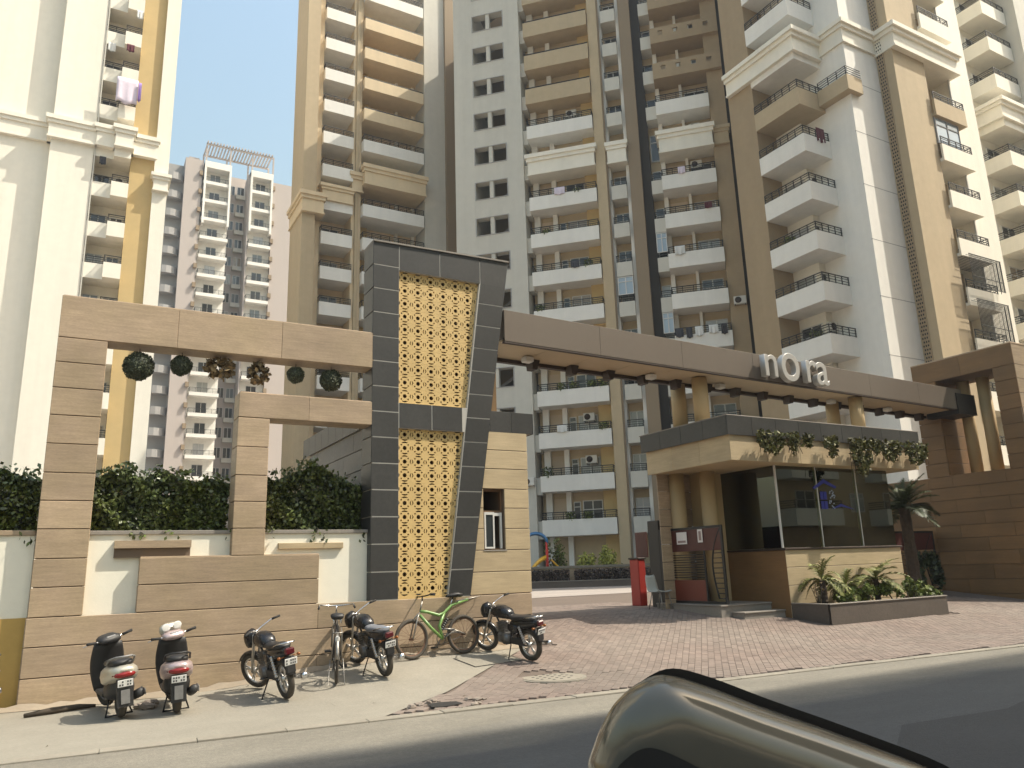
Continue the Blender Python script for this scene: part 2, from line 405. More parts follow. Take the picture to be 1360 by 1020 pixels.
# plinth
pl = MB().box(-.45, 7.55, Y0, 13.3, -.1, 1.17).build('plinth', 'stone_core', BW)
clad(pl, 'y-', -.47, 7.55, -.02, 1.18, Y0, [-.05, .39, .79, 1.18], 4.2)
clad(pl, 'x-', Y0, 13.3, -.02, 1.18, -.45, [-.05, .39, .79, 1.18])
# cream panels
cw = MB().box(-.02, 4.42, 12.96, 13.25, 1.17, 2.30).build('panel_wall', 'cream_wall', BW)
MB().cbox(-.02, 4.42, 12.93, 13.30, 2.30, 2.36, .006).build('coping', 'grey_stone', BW)
lw = MB().box(-14, -.47, 12.98, 13.25, 1.18, 2.30).build('panel_wall', 'cream_wall', BW)
MB().cbox(-14, -.47, 12.95, 13.30, 2.30, 2.37, .006).build('coping', 'stone', BW)
MB().box(-14, -.47, 12.955, 13.25, -.1, 1.18).build('ochre_base', 'ochre_low', BW)
# pillars with courses
def pillar(x0, x1, z0, z1, rows, y1=13.25):
    p = MB().box(x0+.03, x1-.03, Y0, y1-.03, z0, z1-.01).build('pillar', 'stone_core', BW)
    clad(p, 'y-', x0, x1, z0, z1, Y0, rows, 3); clad(p, 'x-', Y0, y1, z0, z1, x0+.03, rows, 3); clad(p, 'x+', Y0, y1, z0, z1, x1-.03, rows, 3)
pillar(-.46, .2, 1.18, 5.20, [1.18, 1.58, 1.97, 2.38, 2.78, 3.18, 3.6, 4.02, 4.43, 4.82, 5.20])
pillar(2.16, 2.66, 1.96, 4.16, [1.96, 2.38, 2.80, 3.22, 3.68, 4.16])
def beam(x0, x1, z0, z1, lmax, y1=13.25):
    p = MB().box(x0+.03, x1, Y0, y1-.03, z0+.03, z1-.03).build('beam', 'stone_core', BW)
    clad(p, 'y-', x0, x1, z0, z1, Y0, 1, lmax); clad(p, 'x-', Y0, y1, z0, z1, x0+.03, 1)
    MB().cbox(x0+.02, x1, Y0-.02, y1, z1-.03, z1+.006, .005).build('cap_stone', 'stone', p)
    MB().cbox(x0+.032, x1, Y0-.01, y1-.02, z0-.002, z0+.03, .005).build('soffit_stone', 'stone', p)
beam(-.46, 4.44, 5.20, 5.86, 1.7)
beam(2.16, 4.44, 4.16, 4.58, 1.2)
# projecting block of two courses
pb2 = MB().box(.9, 3.52, Y0, 13.0, 1.175, 1.95).build('projecting_block', 'stone_core', BW)
clad(pb2, 'y-', .88, 3.54, 1.18, 1.96, Y0, 2, 4); clad(pb2, 'x-', Y0, 12.96, 1.18, 1.96, .91, 2); clad(pb2, 'x+', Y0, 12.96, 1.18, 1.96, 3.51, 2)
MB().cbox(.885, 3.535, Y0-.02, 12.97, 1.95, 1.972, .005).build('cap_stone', 'stone', pb2)
MB().prism([(.53, 2.10), (1.58, 2.10), (1.58, 2.21), (.53, 2.21)], 12.85, 12.965).build('ledge', 'stone', BW); MB().box(.535, 1.575, 12.90, 12.965, 1.965, 2.098).build('ledge_shade', 'stone_core', BW)  # dark box standing for the shade below the first ledge
MB().cbox(2.9, 3.97, 12.90, 12.965, 2.05, 2.15, .008).build('ledge', 'stone_pale', BW)
# ------------------------------------------------------------------ dark pylon with yellow lattice
PY = thing('entrance_pylon', 'dark slate pylon flaring to the top with two yellow lattice panels', 'pylon', (5.4, 13, 1.18))
XL = 4.41
def xr(z): return 6.28+(z-1.18)/(7.70-1.18)*.98           # slanted right edge
def xi_r(z): return xr(z)-.50+(.06 if z < 4.3 else -.06)*0
yb, yf = 13.32, 12.80
zt = lambda x: 7.64+(x-XL)*.02
UP = (4.92, 4.60, 7.14); LO = (4.92, 1.20, 4.14)
core = MB()
core.prism([(XL+.015, 1.175), (4.91, 1.175), (4.91, 7.62), (XL+.015, 7.62)], yf, yb)
core.prism([(xr(1.18)-.44, 1.175), (xr(1.18)-.015, 1.175), (xr(7.69)-.015, 7.62), (xr(7.69)-.60, 7.62)], yf+.001, yb-.001)
core.prism([(4.91, 7.15), (xr(7.15)-.55, 7.15), (xr(7.62)-.55, 7.62), (4.91, 7.62)], yf+.002, yb-.002)
core.prism([(4.91, 4.14), (xr(4.14)-.45, 4.14), (xr(4.6)-.45, 4.6), (4.91, 4.6)], yf+.002, yb-.002)
core.box(4.85, xr(1.3)-.35, 13.05, yb-.003, 1.2, 1.3)
co = core.build('frame', 'grout', PY)
def tile(pts, y0=yf-.004, y1=yf): MB().prism(pts, y0+R.uniform(-.001, .001), y1+.001).build('slate_tile', 'slate', co)
g = .010
zz = [1.18+i*(7.66-1.18)/14 for i in range(15)]
def inr(z): return xr(z)-(.44+.13*(z-1.18)/6.5)
for i in range(14):
    a, c = zz[i]+g, zz[i+1]-g
    tile([(XL, a), (4.915-g, a), (4.915-g, c), (XL, c)])
    if i < 13: tile([(inr(a)+g, a), (xr(a), a), (xr(c), c), (inr(c)+g, c)])
    MB().cbox(XL-.008, XL+.016, yf, yb, a, c, .002).build('slate_tile', 'slate', co)
for (u0, u1) in ((4.915, 5.75), (5.75, 6.62)): tile([(u0+g, 7.15), (u1-g, 7.15), (u1-g, zt(u1)), (u0+g, zt(u0))])
tile([(6.62+g, 7.15), (xr(7.15), 7.15), (xr(7.68), zt(7.2)), (6.62+g, zt(6.6))])
for (u0, u1) in ((4.915, 5.56), (5.56, 6.18)): tile([(u0+g, 4.14), (min(u1, inr(4.14))-g, 4.14), (min(u1, inr(4.6))-g, 4.6), (u0+g, 4.6)])
MB().prism([(XL-.01, 7.645), (xr(7.69)+.01, 7.70), (xr(7.69)+.01, 7.73), (XL-.01, 7.675)], yf-.03, yb+.01).build('cap', 'grey_stone', PY)
MB().prism([(xr(1.18)-.014, 1.18), (xr(1.18)+.002, 1.18), (xr(7.68)+.002, 7.66), (xr(7.68)-.014, 7.66)], yf+.003, yb).build('side_cladding', 'slate', co)
# one lattice cell with real holes (filled 2D curve)
def curve_mesh(splines, ext, m, name):
    cu = bpy.data.curves.new(name, 'CURVE'); cu.dimensions = '2D'; cu.fill_mode = 'BOTH'; cu.extrude = ext
    for pts in splines:
        s = cu.splines.new('POLY'); s.points.add(len(pts)-1)
        for p, q in zip(s.points, pts): p.co = (q[0], q[1], 0, 1)
        s.use_cyclic_u = True
    o = bpy.data.objects.new(name, cu); COL.objects.link(o)
    dg = bpy.context.evaluated_depsgraph_get(); me = bpy.data.meshes.new_from_object(o.evaluated_get(dg))
    bpy.data.objects.remove(o); me.materials.clear(); me.materials.append(MATS[m]); me.name = name; return me
CWD, CHT = .262, .252
def circ(x, y, r, n=6, a0=0, sx=1): return [(x+sx*r*cos(a0+2*pi*i/n), y+r*sin(a0+2*pi*i/n)) for i in range(n)]
def lens(x, y, lx, ly): return [(x-lx, y), (x-lx*.45, y+ly*.8), (x, y+ly), (x+lx*.45, y+ly*.8), (x+lx, y), (x+lx*.45, y-ly*.2), (x, y-ly*.1), (x-lx*.45, y-ly*.2)]
hol = [circ(0, 0, .040, 8, 0)]
for sx in (-1, 1):
    hol.append([(sx*.094, 0), (sx*.106, .030), (sx*.124, .045), (sx*.116, 0), (sx*.124, -.045), (sx*.106, -.030)])
    for sy in (-1, 1):
        hol.append(circ(sx*.066, sy*.058, .017, 6)); 
for sy in (-1, 1):
    l = lens(0, sy*.092, .066, .024); hol.append(l if sy > 0 else [(p[0], -2*.092*1-(p[1])) if False else (p[0], -.092-(p[1]+.092)) for p in l])
cell = curve_mesh([[(-CWD/2, -CHT/2), (CWD/2, -CHT/2), (CWD/2, CHT/2), (-CWD/2, CHT/2)]]+hol, .012, 'lattice', 'lattice_tile')
for nm, (x0, z0, z1) in (('upper', UP), ('lower', LO)):
    lp = MB().box(4.6, xr(z1)-.1, 13.10, 13.12, z0-.1, z1+.1).build('lattice_back', 'lattice_back', PY)
    nr = round((z1-z0)/CHT)
    fr_ = MB().box(x0-.02, inr(z1)+.05, 12.862, 12.888, z0-.03, z0+.02)
    lpn = fr_.build('lattice_panel', 'lattice', PY)
    for r in range(nr):
        z = z0+.02+(r+.5)*(z1-z0)/nr
        for c in range(7):
            x = x0+(c+.5)*CWD
            if x-CWD/2 > inr(z)+.02: continue
            newobj('lattice_tile', cell, lpn, tuple(Vector((x, 12.875, z))-ABS[lpn]), (pi/2, 0, 0))
# ------------------------------------------------------------------ guard room behind the pylon
GR = thing('guard_room', 'small sandstone guard room with dark parapet and open window beside pylon', 'guard room', (6.8, 14.5, .2))
YG = 12.90
MB().box(4.5, 6.62, 13.45, 17, 0, 4.19).box(6.3, 6.62, YG, 13.5, 0, 4.2).build('wall', 'stone_core', GR)
w2 = MB().box(7.06, 7.56, YG, 17, 0, 4.2); w2.box(6.62, 7.06, YG, 17, 0, 1.97); w2.box(6.62, 7.06, YG, 17, 3.1, 4.2); w2.box(6.62, 7.06, 14.5, 17, 1.97, 3.1)
gw = w2.build('wall', 'stone_core', GR)
rws = [1.18, 1.58, 1.97, 2.36, 2.74, 3.10, 3.48, 3.84, 4.2]
for j in range(8):
    a, c = rws[j], rws[j+1]
    if 1.97 <= a < 3.09:
        clad(gw, 'y-', max(xr(a)-.3, 6.3), 6.615, a, c, YG, 1, 3, m='stone_pale'); clad(gw, 'y-', 7.065, 7.6, a, c, YG, 1, 3, m='stone_pale')
    else: clad(gw, 'y-', max(xr(a)-.3, 6.3), 7.6, a, c, YG, 1, 3, m='stone_pale')
clad(gw, 'x+', YG, 15.5, .2, 4.2, 7.56, 10, 1.4)
sd = MB().box(4.47, 4.5, 13.4, 17, 1.2, 4.2).build('side_wall', 'stone_core', GR)
clad(sd, 'x-', 13.3, 17.0, 1.2, 4.2, 4.47, 8, 1.6, m='grey_stone')
cp = MB().box(4.42, 7.74, YG-.02, 17.1, 4.2, 4.58).build('parapet', 'grout', GR)
for i in range(4, 7): MB().cbox(4.42+i*.474+.003, 4.42+(i+1)*.474-.003, YG-.032, YG-.02, 4.19, 4.6, .003).build('slate_tile', 'slate', cp)
for i in range(8): MB().cbox(4.395, 4.42, YG+.56+i*.5, YG+.556+(i+1)*.5, 4.19, 4.6, .004).build('slate_tile', 'slate', cp); MB().cbox(7.74, 7.765, YG-.03+i*.5, YG-.034+(i+1)*.5, 4.19, 4.6, .004).build('slate_tile', 'slate', cp)
wf = MB()
for (a, c, e, f_) in ((6.62, 7.06, 1.97, 2.01), (6.62, 7.06, 3.06, 3.1), (6.62, 6.65, 2.01, 3.06), (7.03, 7.06, 2.01, 3.06), (6.65, 7.03, 2.66, 2.70)): wf.box(a, c, 12.98, 13.06, e, f_)
wf = wf.build('window', 'frame_wood', GR)
sh = MB(); sh.box(6.66, 6.87, 12.93, 12.96, 2.62, 2.67); sh.box(6.66, 6.87, 12.93, 12.96, 2.0, 2.03); sh.box(6.66, 6.69, 12.93, 12.96, 2.03, 2.62); sh.box(6.84, 6.87, 12.93, 12.96, 2.03, 2.62); sh.box(6.99, 7.03, 12.93, 12.97, 2.0, 2.66); sh.box(6.87, 7.03, 12.935, 12.965, 2.6, 2.655)
sh.build('sash', 'frame_white', wf)
MB().box(6.69, 6.84, 12.942, 12.95, 2.03, 2.62).build('pane', 'pane', wf)
MB().box(6.63, 7.05, 14.3, 14.45, 1.98, 3.09).build('room_interior', 'dark_room', GR)
MB().cbox(6.6, 7.09, 12.86, 13.0, 1.95, 1.972, .004).build('sill', 'grey_stone', GR)
# ------------------------------------------------------------------ gate beam across the drive
GB = thing('gate_beam', 'long brown metal clad gate beam with beige soffit spanning the driveway', 'beam', (7.25, 13.0, 6.1), atan2(.98, 17.4))
BL = 17.35                                             # local x runs along the beam, y into the complex
MB().box(0, BL, .03, 1.32, .06, .62).build('core', 'dark_steel', GB, w=False)
nb = 7
for i in range(nb): MB().cbox(i*BL/nb+.002, (i+1)*BL/nb-.002, 0, .03, .0, .66, .004).build('fascia_panel', 'metal_brown', GB, w=False)
MB().box(0, BL, .031, 1.30, .62, .65).build('top_sheet', 'metal_brown', GB, w=False)
MB().box(0, BL, .005, .10, -.035, -.002).build('edge_strip', 'dark_steel', GB, w=False)
MB().box(0, BL, 1.24, 1.36, -.06, .60).build('rear_channel', 'dark_steel', GB, w=False)
for i in range(14): MB().cbox(i*BL/14+.004, (i+1)*BL/14-.004, .11, 1.235, .02, .058, .003).build('soffit_board', 'soffit', GB, w=False)
for i in range(16):
    x = .25+i*1.09
    MB().prism([(x, -.20), (x+.13, -.20), (x+.20, .0), (x+.20, .02), (x-.02, .02)], 1.0, 1.235).build('bracket', 'dark_steel', GB, w=False)
for x in (1.0, 4.6, 7.0, 11.6, 14.4):
    f = MB(); f.cbox(x, x+.22, .75, .95, -.12, -.0, .02); f.tube([(x+.11, .85, -.005), (x+.11, .85, .03)], .02)
    lo = f.build('floodlight', 'ac_white', GB, w=False)
# letters
dg = None
SG = thing('letter_sign', 'raised silver lowercase letters reading nora on the gate beam', 'sign', (14.86, 13.42, 6.08), atan2(.98, 17.4))
def letter(ch, size, x, z, sx=1.0, shear=.0):
    cu = bpy.data.curves.new('letter', 'FONT'); cu.body = ch; cu.size = size; cu.extrude = .07; cu.bevel_depth = .012; cu.offset = .004; cu.shear = shear
    o = bpy.data.objects.new('tmp', cu); COL.objects.link(o)
    me = bpy.data.meshes.new_from_object(o.evaluated_get(bpy.context.evaluated_depsgraph_get())); bpy.data.objects.remove(o)
    me.materials.clear(); me.materials.append(MATS['letter'])
    p = newobj('letter', me, SG, (x, -.17, z), (pi/2, 0, 0)); p.scale = (sx, 1, 1); return p
letter('n', 1.18, -.10, .07, 1.0); letter('o', 1.55, .56, .03, .92); letter('r', 1.26, 1.53, .07, .95); letter('a', 1.3, 1.98, .05, .98)
sb = MB()
for x in (.1, .45, .9, 1.2, 1.65, 2.1, 2.4): sb.tube([(x, -.12, .25), (x, .03, .25)], .015, 6)
sb.build('standoff', 'dark_steel', SG, w=False)
# ------------------------------------------------------------------ right portal frame
PT = thing('gate_portal', 'brown stone gate frame with round columns in its opening carrying beam end', 'portal', (26, 13.8, .2))
XP = 24.5
core = MB()
core.box(XP+.03, 28.2, 12.24, 20.5, -.1, 4.05)                       # solid lower wall
core.box(XP+.03, 26.0, 12.24, 12.85, 4.05, 7.85)
core.box(XP+.03, 26.0, 14.75, 15.45, 4.05, 7.85)
core.box(XP+.03, 26.0, 12.85, 14.75, 7.2, 7.85)
pc = core.build('frame', 'stone_core', PT)
PR = [-.02+.4*i for i in range(11)]; PR = [-.02, .42, .85, 1.28, 1.70, 2.1, 2.5, 2.9, 3.3, 3.7, 4.06]
clad(pc, 'x-', 12.2, 15.5, 0, 0, XP+.03, PR, 1.7, m='stone_brown_shade')
clad(pc, 'x-', 15.5, 20.5, 0, 0, XP+.03, PR, 1.7, m='stone_brown_shade')
up = [4.06, 4.5, 4.95, 5.4, 5.85, 6.3, 6.75, 7.2]
clad(pc, 'x-', 12.2, 12.86, 0, 0, XP+.03, up, 3, m='stone_brown_shade'); clad(pc, 'x-', 14.74, 15.5, 0, 0, XP+.03, up, 3, m='stone_brown_shade')
clad(pc, 'x-', 12.2, 15.5, 7.2, 7.87, XP+.03, 1, 1.7, m='stone_brown_shade')
clad(pc, 'y-', XP, 28.2, 0, 0, 12.24, PR, 1.6); clad(pc, 'y-', XP, 26.03, 0, 0, 12.24, up+[7.87], 2)
clad(pc, 'y-', XP+.03, 26.0, 0, 0, 14.75, up, 2, m='stone_brown_shade')
MB().cbox(XP, 26.03, 12.2, 15.5, 7.85, 7.9, .006).build('cap_stone', 'stone', PT)
MB().cbox(XP-.0, 26.0, 12.86, 14.75, 4.05, 4.085, .004).build('sill', 'stone_brown_shade', PT)
for y in (13.1, 13.75, 14.4): MB().tube([(25.5, y, 4.06), (25.5, y, 7.2)], .19, 20).build('column', 'column', PT)
MB().box(24.2, 25.2, 13.93, 15.0, 5.95, 6.62).build('beam_socket', 'black_gate', PT)
# ------------------------------------------------------------------ gatehouse
GH = thing('gatehouse', 'glass fronted gatehouse with slate edged flat roof and stone counter base', 'gatehouse', (16.5, 14.5, .2))
CX0, CX1, CY = 14.95, 19.35, 13.3
cb = MB().box(CX0+.03, CX1-.03, CY+.03, 15.6, -.05, 1.84).build('counter_base', 'stone_core', GH)
clad(cb, 'y-', CX0, CX1, 0, 0, CY+.03, [.1, .58, 1.02, 1.44, 1.85], 5, m='stone_pale'); clad(cb, 'x-', CY, 15.6, 0, 0, CX0+.03, [.1, 1.85], 5, m='stone_brown_shade')
MB().cbox(CX0-.03, CX1+.04, CY-.04, 15.65, 1.85, 1.895, .006).build('counter_top', 'dark_steel', GH)
rf = MB().box(13.06, 20.0, 12.88, 15.9, 3.90, 4.48).build('roof', 'stone_pale', GH)
for i in range(6): MB().cbox(13.02+i*6.98/6+.002, 13.02+(i+1)*6.98/6-.002, 12.85, 12.88, 3.89, 4.49, .004).build('fascia_slab', 'stone_pale', rf)
for i in range(3): MB().cbox(13.03, 13.06, 12.88+i*1.0, 12.876+(i+1)*1.0, 3.89, 4.49, .004).build('fascia_slab', 'stone_pale', rf)
cap = MB().box(12.97, 20.1, 12.825, 16.0, 4.49, 4.90).build('roof_edge', 'grout', GH)
for i in range(9): MB().cbox(12.945+i*7.17/9+.003, 12.945+(i+1)*7.17/9-.003, 12.80, 12.825, 4.475, 4.925, .004).build('slate_tile', 'slate', cap)
for i in range(4): MB().cbox(12.945, 12.97, 12.825+i*.79+.003, 12.825+(i+1)*.79-.003, 4.475, 4.925, .004).build('slate_tile', 'slate', cap)
MB().cbox(12.94, 20.13, 12.795, 16.02, 4.925, 4.95, .005).build('coping', 'grey_stone', cap)
gp = [14.97, 16.42, 17.95, 19.3]
for i in range(3):
    MB().box(gp[i]+.012, gp[i+1]-.012, CY+.06, CY+.075, 1.9, 3.9).build('glass_pane', 'glass_tint', GH)
    if i: MB().box(gp[i]-.012, gp[i]+.012, CY+.05, CY+.085, 1.9, 3.9).build('joint_strip', 'frame_white', GH)
MB().box(CX0+.005, CX0+.02, CY+.09, 15.25, 1.9, 3.9).build('glass_pane', 'glass_tint', GH)
MB().box(CX0-.005, CX0+.03, CY+.045, CY+.088, 1.9, 3.9).build('joint_strip', 'frame_white', GH)
MB().tube([(19.2, CY+.35, 1.9), (19.2, CY+.35, 3.9)], .16, 20).build('column', 'column', GH)
MB().tube([(18.4, 15.0, 1.9), (18.4, 15.0, 3.9)], .15, 20).build('column', 'column', GH)
bk = MB().box(15.0, 15.25, 15.75, 15.9, 1.9, 3.9); bk.box(19.0, 19.6, 15.75, 15.9, 1.9, 3.9); bk.box(15.25, 19.0, 15.75, 15.9, 1.9, 2.1); bk.build('back_wall', 'indoor_wall', GH)
MB().box(15.25, 18.99, 15.8, 15.82, 2.1, 3.89).build('back_window', 'glass_tint', GH); MB().box(17.0, 17.06, 15.78, 15.84, 2.1, 3.89).build('mullion', 'frame_white', GH)
for y, in ((14.93,), (15.6,)): MB().tube([(14.2 if y < 15 else 13.75, y, .4), (14.2 if y < 15 else 13.75, y, 3.9)], .2, 24).build('column', 'column', GH)
pw = MB().box(14.3, 14.95, 15.2, 15.7, .3, 3.9).build('side_pier', 'column', GH)
pw2 = MB().box(13.75, 14.3, 15.75, 15.9, .3, 3.9).build('rear_wall', 'stone_core', GH)
clad(pw2, 'y-', 13.2, 14.95, 0, 0, 15.75, [.3+.45*i for i in range(9)], 1)
for x, y in ((13.3, 13.95), (13.3, 14.75), (19.35, 14.05), (19.35, 14.85)):
    MB().tube([(x, y, 4.9), (x, y, 6.09)], .19, 24).build('roof_column', 'column', GH)
# blue house mark on the glass
lg = MB(); yy = CY+.045
lg.prism([(16.25, 3.38), (16.68, 3.60), (17.15, 3.42), (17.1, 3.37), (16.68, 3.50), (16.3, 3.33)], yy, yy+.005)
for a in (0, 1):
    for c in (0, 1): lg.box(16.50+a*.13, 16.61+a*.13, yy, yy+.004, 2.84+c*.24, 3.04+c*.24)
lg.prism([(16.85, 2.84), (17.25, 2.98), (17.75, 2.84), (17.25, 2.91)], yy, yy+.004)
l1 = lg.build('house_mark', 'blue_logo', GH)
lg = MB()
for i in range(22): x = 16.80+R.random()*.25; z = 2.82+R.random()*.5; lg.box(x, x+.03, yy, yy+.004, z, z+.03)
lg.build('house_mark', 'logo_light', GH)
dk = thing('reception_desk', 'wooden desk with papers inside the glass gatehouse', 'desk', (17, 14.4, 1.85))
MB().cbox(15.8, 18.6, 14.2, 14.8, 2.0, 2.05, .005).build('desk_top', 'wood_desk', dk); MB().box(15.85, 18.55, 14.25, 14.75, 1.9, 2.0).build('desk_body', 'wood_desk', dk)
pk = MB(); pk.ball((17.25, 13.8, 2.02), .13, 12, 8, (2.0, .8, .95)); pk.ball((17.55, 13.85, 2.0), .1, 10, 7, (1.5, .8, .9))
tag(pk.build('cloth_bundle', 'cloth_lilac'), 'pale pink cloth bundle on the gatehouse counter', 'bundle')
for x, y in ((16.1, 13.6), (18.25, 13.65)):
    o = tag(MB().tube([(x, y, 1.895), (x, y, 2.0), (x+.02, y, 2.03)], [.05, .05, .02], 10).build('mug', 'paper'), 'small white mug on the gatehouse counter', 'mug', 'mugs on the gatehouse counter')
# creepers hanging from the gatehouse roof edge
vb = [(13.75, 14.55, .55), (14.75, 15.05, .5), (15.3, 15.55, .3), (16.05, 16.45, .55), (17.0, 17.7, .95), (17.8, 18.1, .4), (18.2, 18.95, .55), (19.2, 20.1, .6)]
for k, (x0, x1, dp) in enumerate(vb):
    b = MB()
    for i in range(int(320*(x1-x0)*dp/.5)+60):
        x = R.uniform(x0, x1); top = 4.52+.10*R.random(); fall = dp*(1-abs((x-(x0+x1)/2)/(x1-x0)*1.3)**1.5)*R.random()**.8
        b.leaf((x+R.gauss(0, .03), 12.70-R.random()*.14, top-fall), .075, up=-.3)
    t = thing('creeper', 'trailing creeper hanging over the gatehouse roof edge', 'creeper', ((x0+x1)/2, 12.7, 4.5), group='creepers on the gatehouse roof')
    o = b.build('foliage', 'leaf_vine', t, recalc=False, tint=True); o['kind'] = 'stuff'
    s = MB()
    for i in range(4): x = R.uniform(x0, x1); s.tube([(x, 12.70, 4.6), (x+R.gauss(0, .05), 12.66, 4.5), (x+R.gauss(0, .08), 12.64, 4.5-dp*.8)], .007, 5)
    s.build('stem', 'twig', t)
# platform and steps
ps = thing('entrance_steps', 'stone platform with two grey steps beside gatehouse counter', 'steps', (14.2, 14.6, .3))
MB().box(13.3, 14.94, 13.9, 16.2, .2, .60).build('platform', 'grey_stone', ps)
MB().cbox(13.28, 14.94, 13.87, 16.22, .60, .635, .006).build('tread', 'grey_stone', ps)
MB().box(13.62, 15.0, 13.5, 13.87, .15, .44).build('step', 'grey_stone', ps); MB().cbox(13.6, 15.02, 13.47, 13.868, .44, .47, .006).build('tread', 'grey_stone', ps)
# open gate leaf (runs along y)
def gate(name, label, x, y, z, rot, wd, ht, posters=False, seed=1):
    t = thing(name, label, 'gate', (x, y, z), rot)
    f = MB()
    for (a, c, e, g_) in ((0, wd, 0, .06), (0, wd, ht-.06, ht), (0, .06, .06, ht-.06), (wd-.06, wd, .06, ht-.06)): f.box(a, c, -.025, .025, e, g_)
    f.build('gate_frame', 'black_gate', t, w=False)
    MB().box(.42, wd-.07, -.012, .012, ht*.68, ht-.062).build('panel', 'maroon', t, w=False)
    MB().box(.42, wd*.70, -.012, .012, .062, ht*.30).build('panel', 'orange_red', t, w=False)
    MB().box(.40, .46, -.02, .02, .06, ht-.06).build('stile', 'black_gate', t, w=False)
    MB().box(wd*.70, wd*.70+.04, -.02, .02, .06, ht*.68).build('stile', 'black_gate', t, w=False)
    for i in range(5): MB().box(.07+i*.065, .10+i*.065, -.01, .01, ht*.64, ht-.06).build('bar', 'frame_white', t, w=False)
    for i in range(11): z_ = ht*.06+i*ht*.052; MB().box(.06, .40, -.012, .012, z_, z_+.03).build('bar', 'black_gate', t, w=False)
    for i in range(10): z_ = ht*.33+i*ht*.033; MB().box(.46, wd*.70, -.010, .010, z_, z_+.02).build('bar', 'black_gate', t, w=False)
    c = MB(); pts = []
    for i in range(15): q = i/14; pts.append((wd*.96-.30*wd*sin(pi*.5*min(1, (1-q)*1.2))*(.3+.7*q)*.9+.02*q, 0, .12+q*(ht-.2)))
    c.tube(pts, .022, 6); c.build('curved_rail', 'black_gate', t, w=False)
    for i in range(14): q = i/14; MB().box(pts[i][0]+.02, wd-.06, -.01, .01, pts[i][2], pts[i][2]+.022).build('bar', 'black_gate', t, w=False)
    return t
g1 = gate('gate_leaf', 'open black gate leaf with maroon panels and pasted notices by the steps', 13.55, 16.2, .64, -pi/2, 2.3, 1.85)
def notice(y0, y1, z0, z1, lab, inner):
    t = thing('notice', lab, 'notice', (13.51, (y0+y1)/2, z0))
    MB().box(13.514, 13.52, y0, y1, z0, z1).build('sheet', 'paper', t)
    MB().box(13.51, 13.514, y0+(y1-y0)*inner[0], y1-(y1-y0)*inner[0], z0+(z1-z0)*inner[1], z0+(z1-z0)*inner[2]).build('print', 'paper_ink', t)
notice(15.12, 15.5, 2.08, 2.38, 'wide white notice pasted on the maroon gate panel', (.12, .12, .3)); notice(14.55, 14.72, 2.1, 2.42, 'narrow white bordered notice on the maroon gate panel', (.25, .15, .85))
g2 = gate('gate_leaf', 'black and maroon gate leaf standing behind the date palm', 21.3, 15.6, .52, 0, 3.15, 1.85)
tag(MB().cbox(13.6, 14.05, 16.3, 16.75, .4, 2.75, .01).build('gate_post', 'black_gate'), 'tall square black post beside the open gate leaf', 'post')
bp = thing('boom_barrier', 'red boom barrier box standing beside the black gate post', 'barrier', (13.8, 17.6, .5))
MB().cbox(13.72, 13.97, 17.4, 17.8, .5, 1.75, .02).build('cabinet', 'red_post', bp); MB().cbox(13.7, 13.99, 17.38, 17.82, 1.75, 1.8, .01).build('lid', 'dark_steel', bp)
MB().cbox(14.02, 14.06, 17.35, 17.85, 1.8, 2.5, .005).build('mast', 'maroon', bp)
# plastic chair
ch = thing('plastic_chair', 'grey moulded plastic chair on metal legs in front of black post', 'chair', (13.05, 15.75, .5), radians(-78))
s = MB(); rings = []
prof = [(.22, .44), (.18, .46), (0, .43), (-.17, .43), (-.22, .47), (-.25, .60), (-.28, .78), (-.29, .84)]
for (px, pz) in prof:
    wdt = .22 if pz < .5 else .215-.05*(max(0, pz-.74)/.1)
    rings.append([(px, -wdt, pz+.015), (px, -wdt*.6, pz), (px, 0, pz-.006), (px, wdt*.6, pz), (px, wdt, pz+.015), (px-.008, wdt, pz+.003), (px-.01, 0, pz-.02), (px-.008, -wdt, pz+.003)])
s.loft(rings); s.build('seat_shell', 'grey_plastic', ch, w=False)
for a in (-1, 1):
    for c in (-1, 1): MB().tube([(c*.13, a*.15, .43), (c*.22, a*.21, .0)], .012, 6).build('leg', 'bike_grey', ch, w=False)
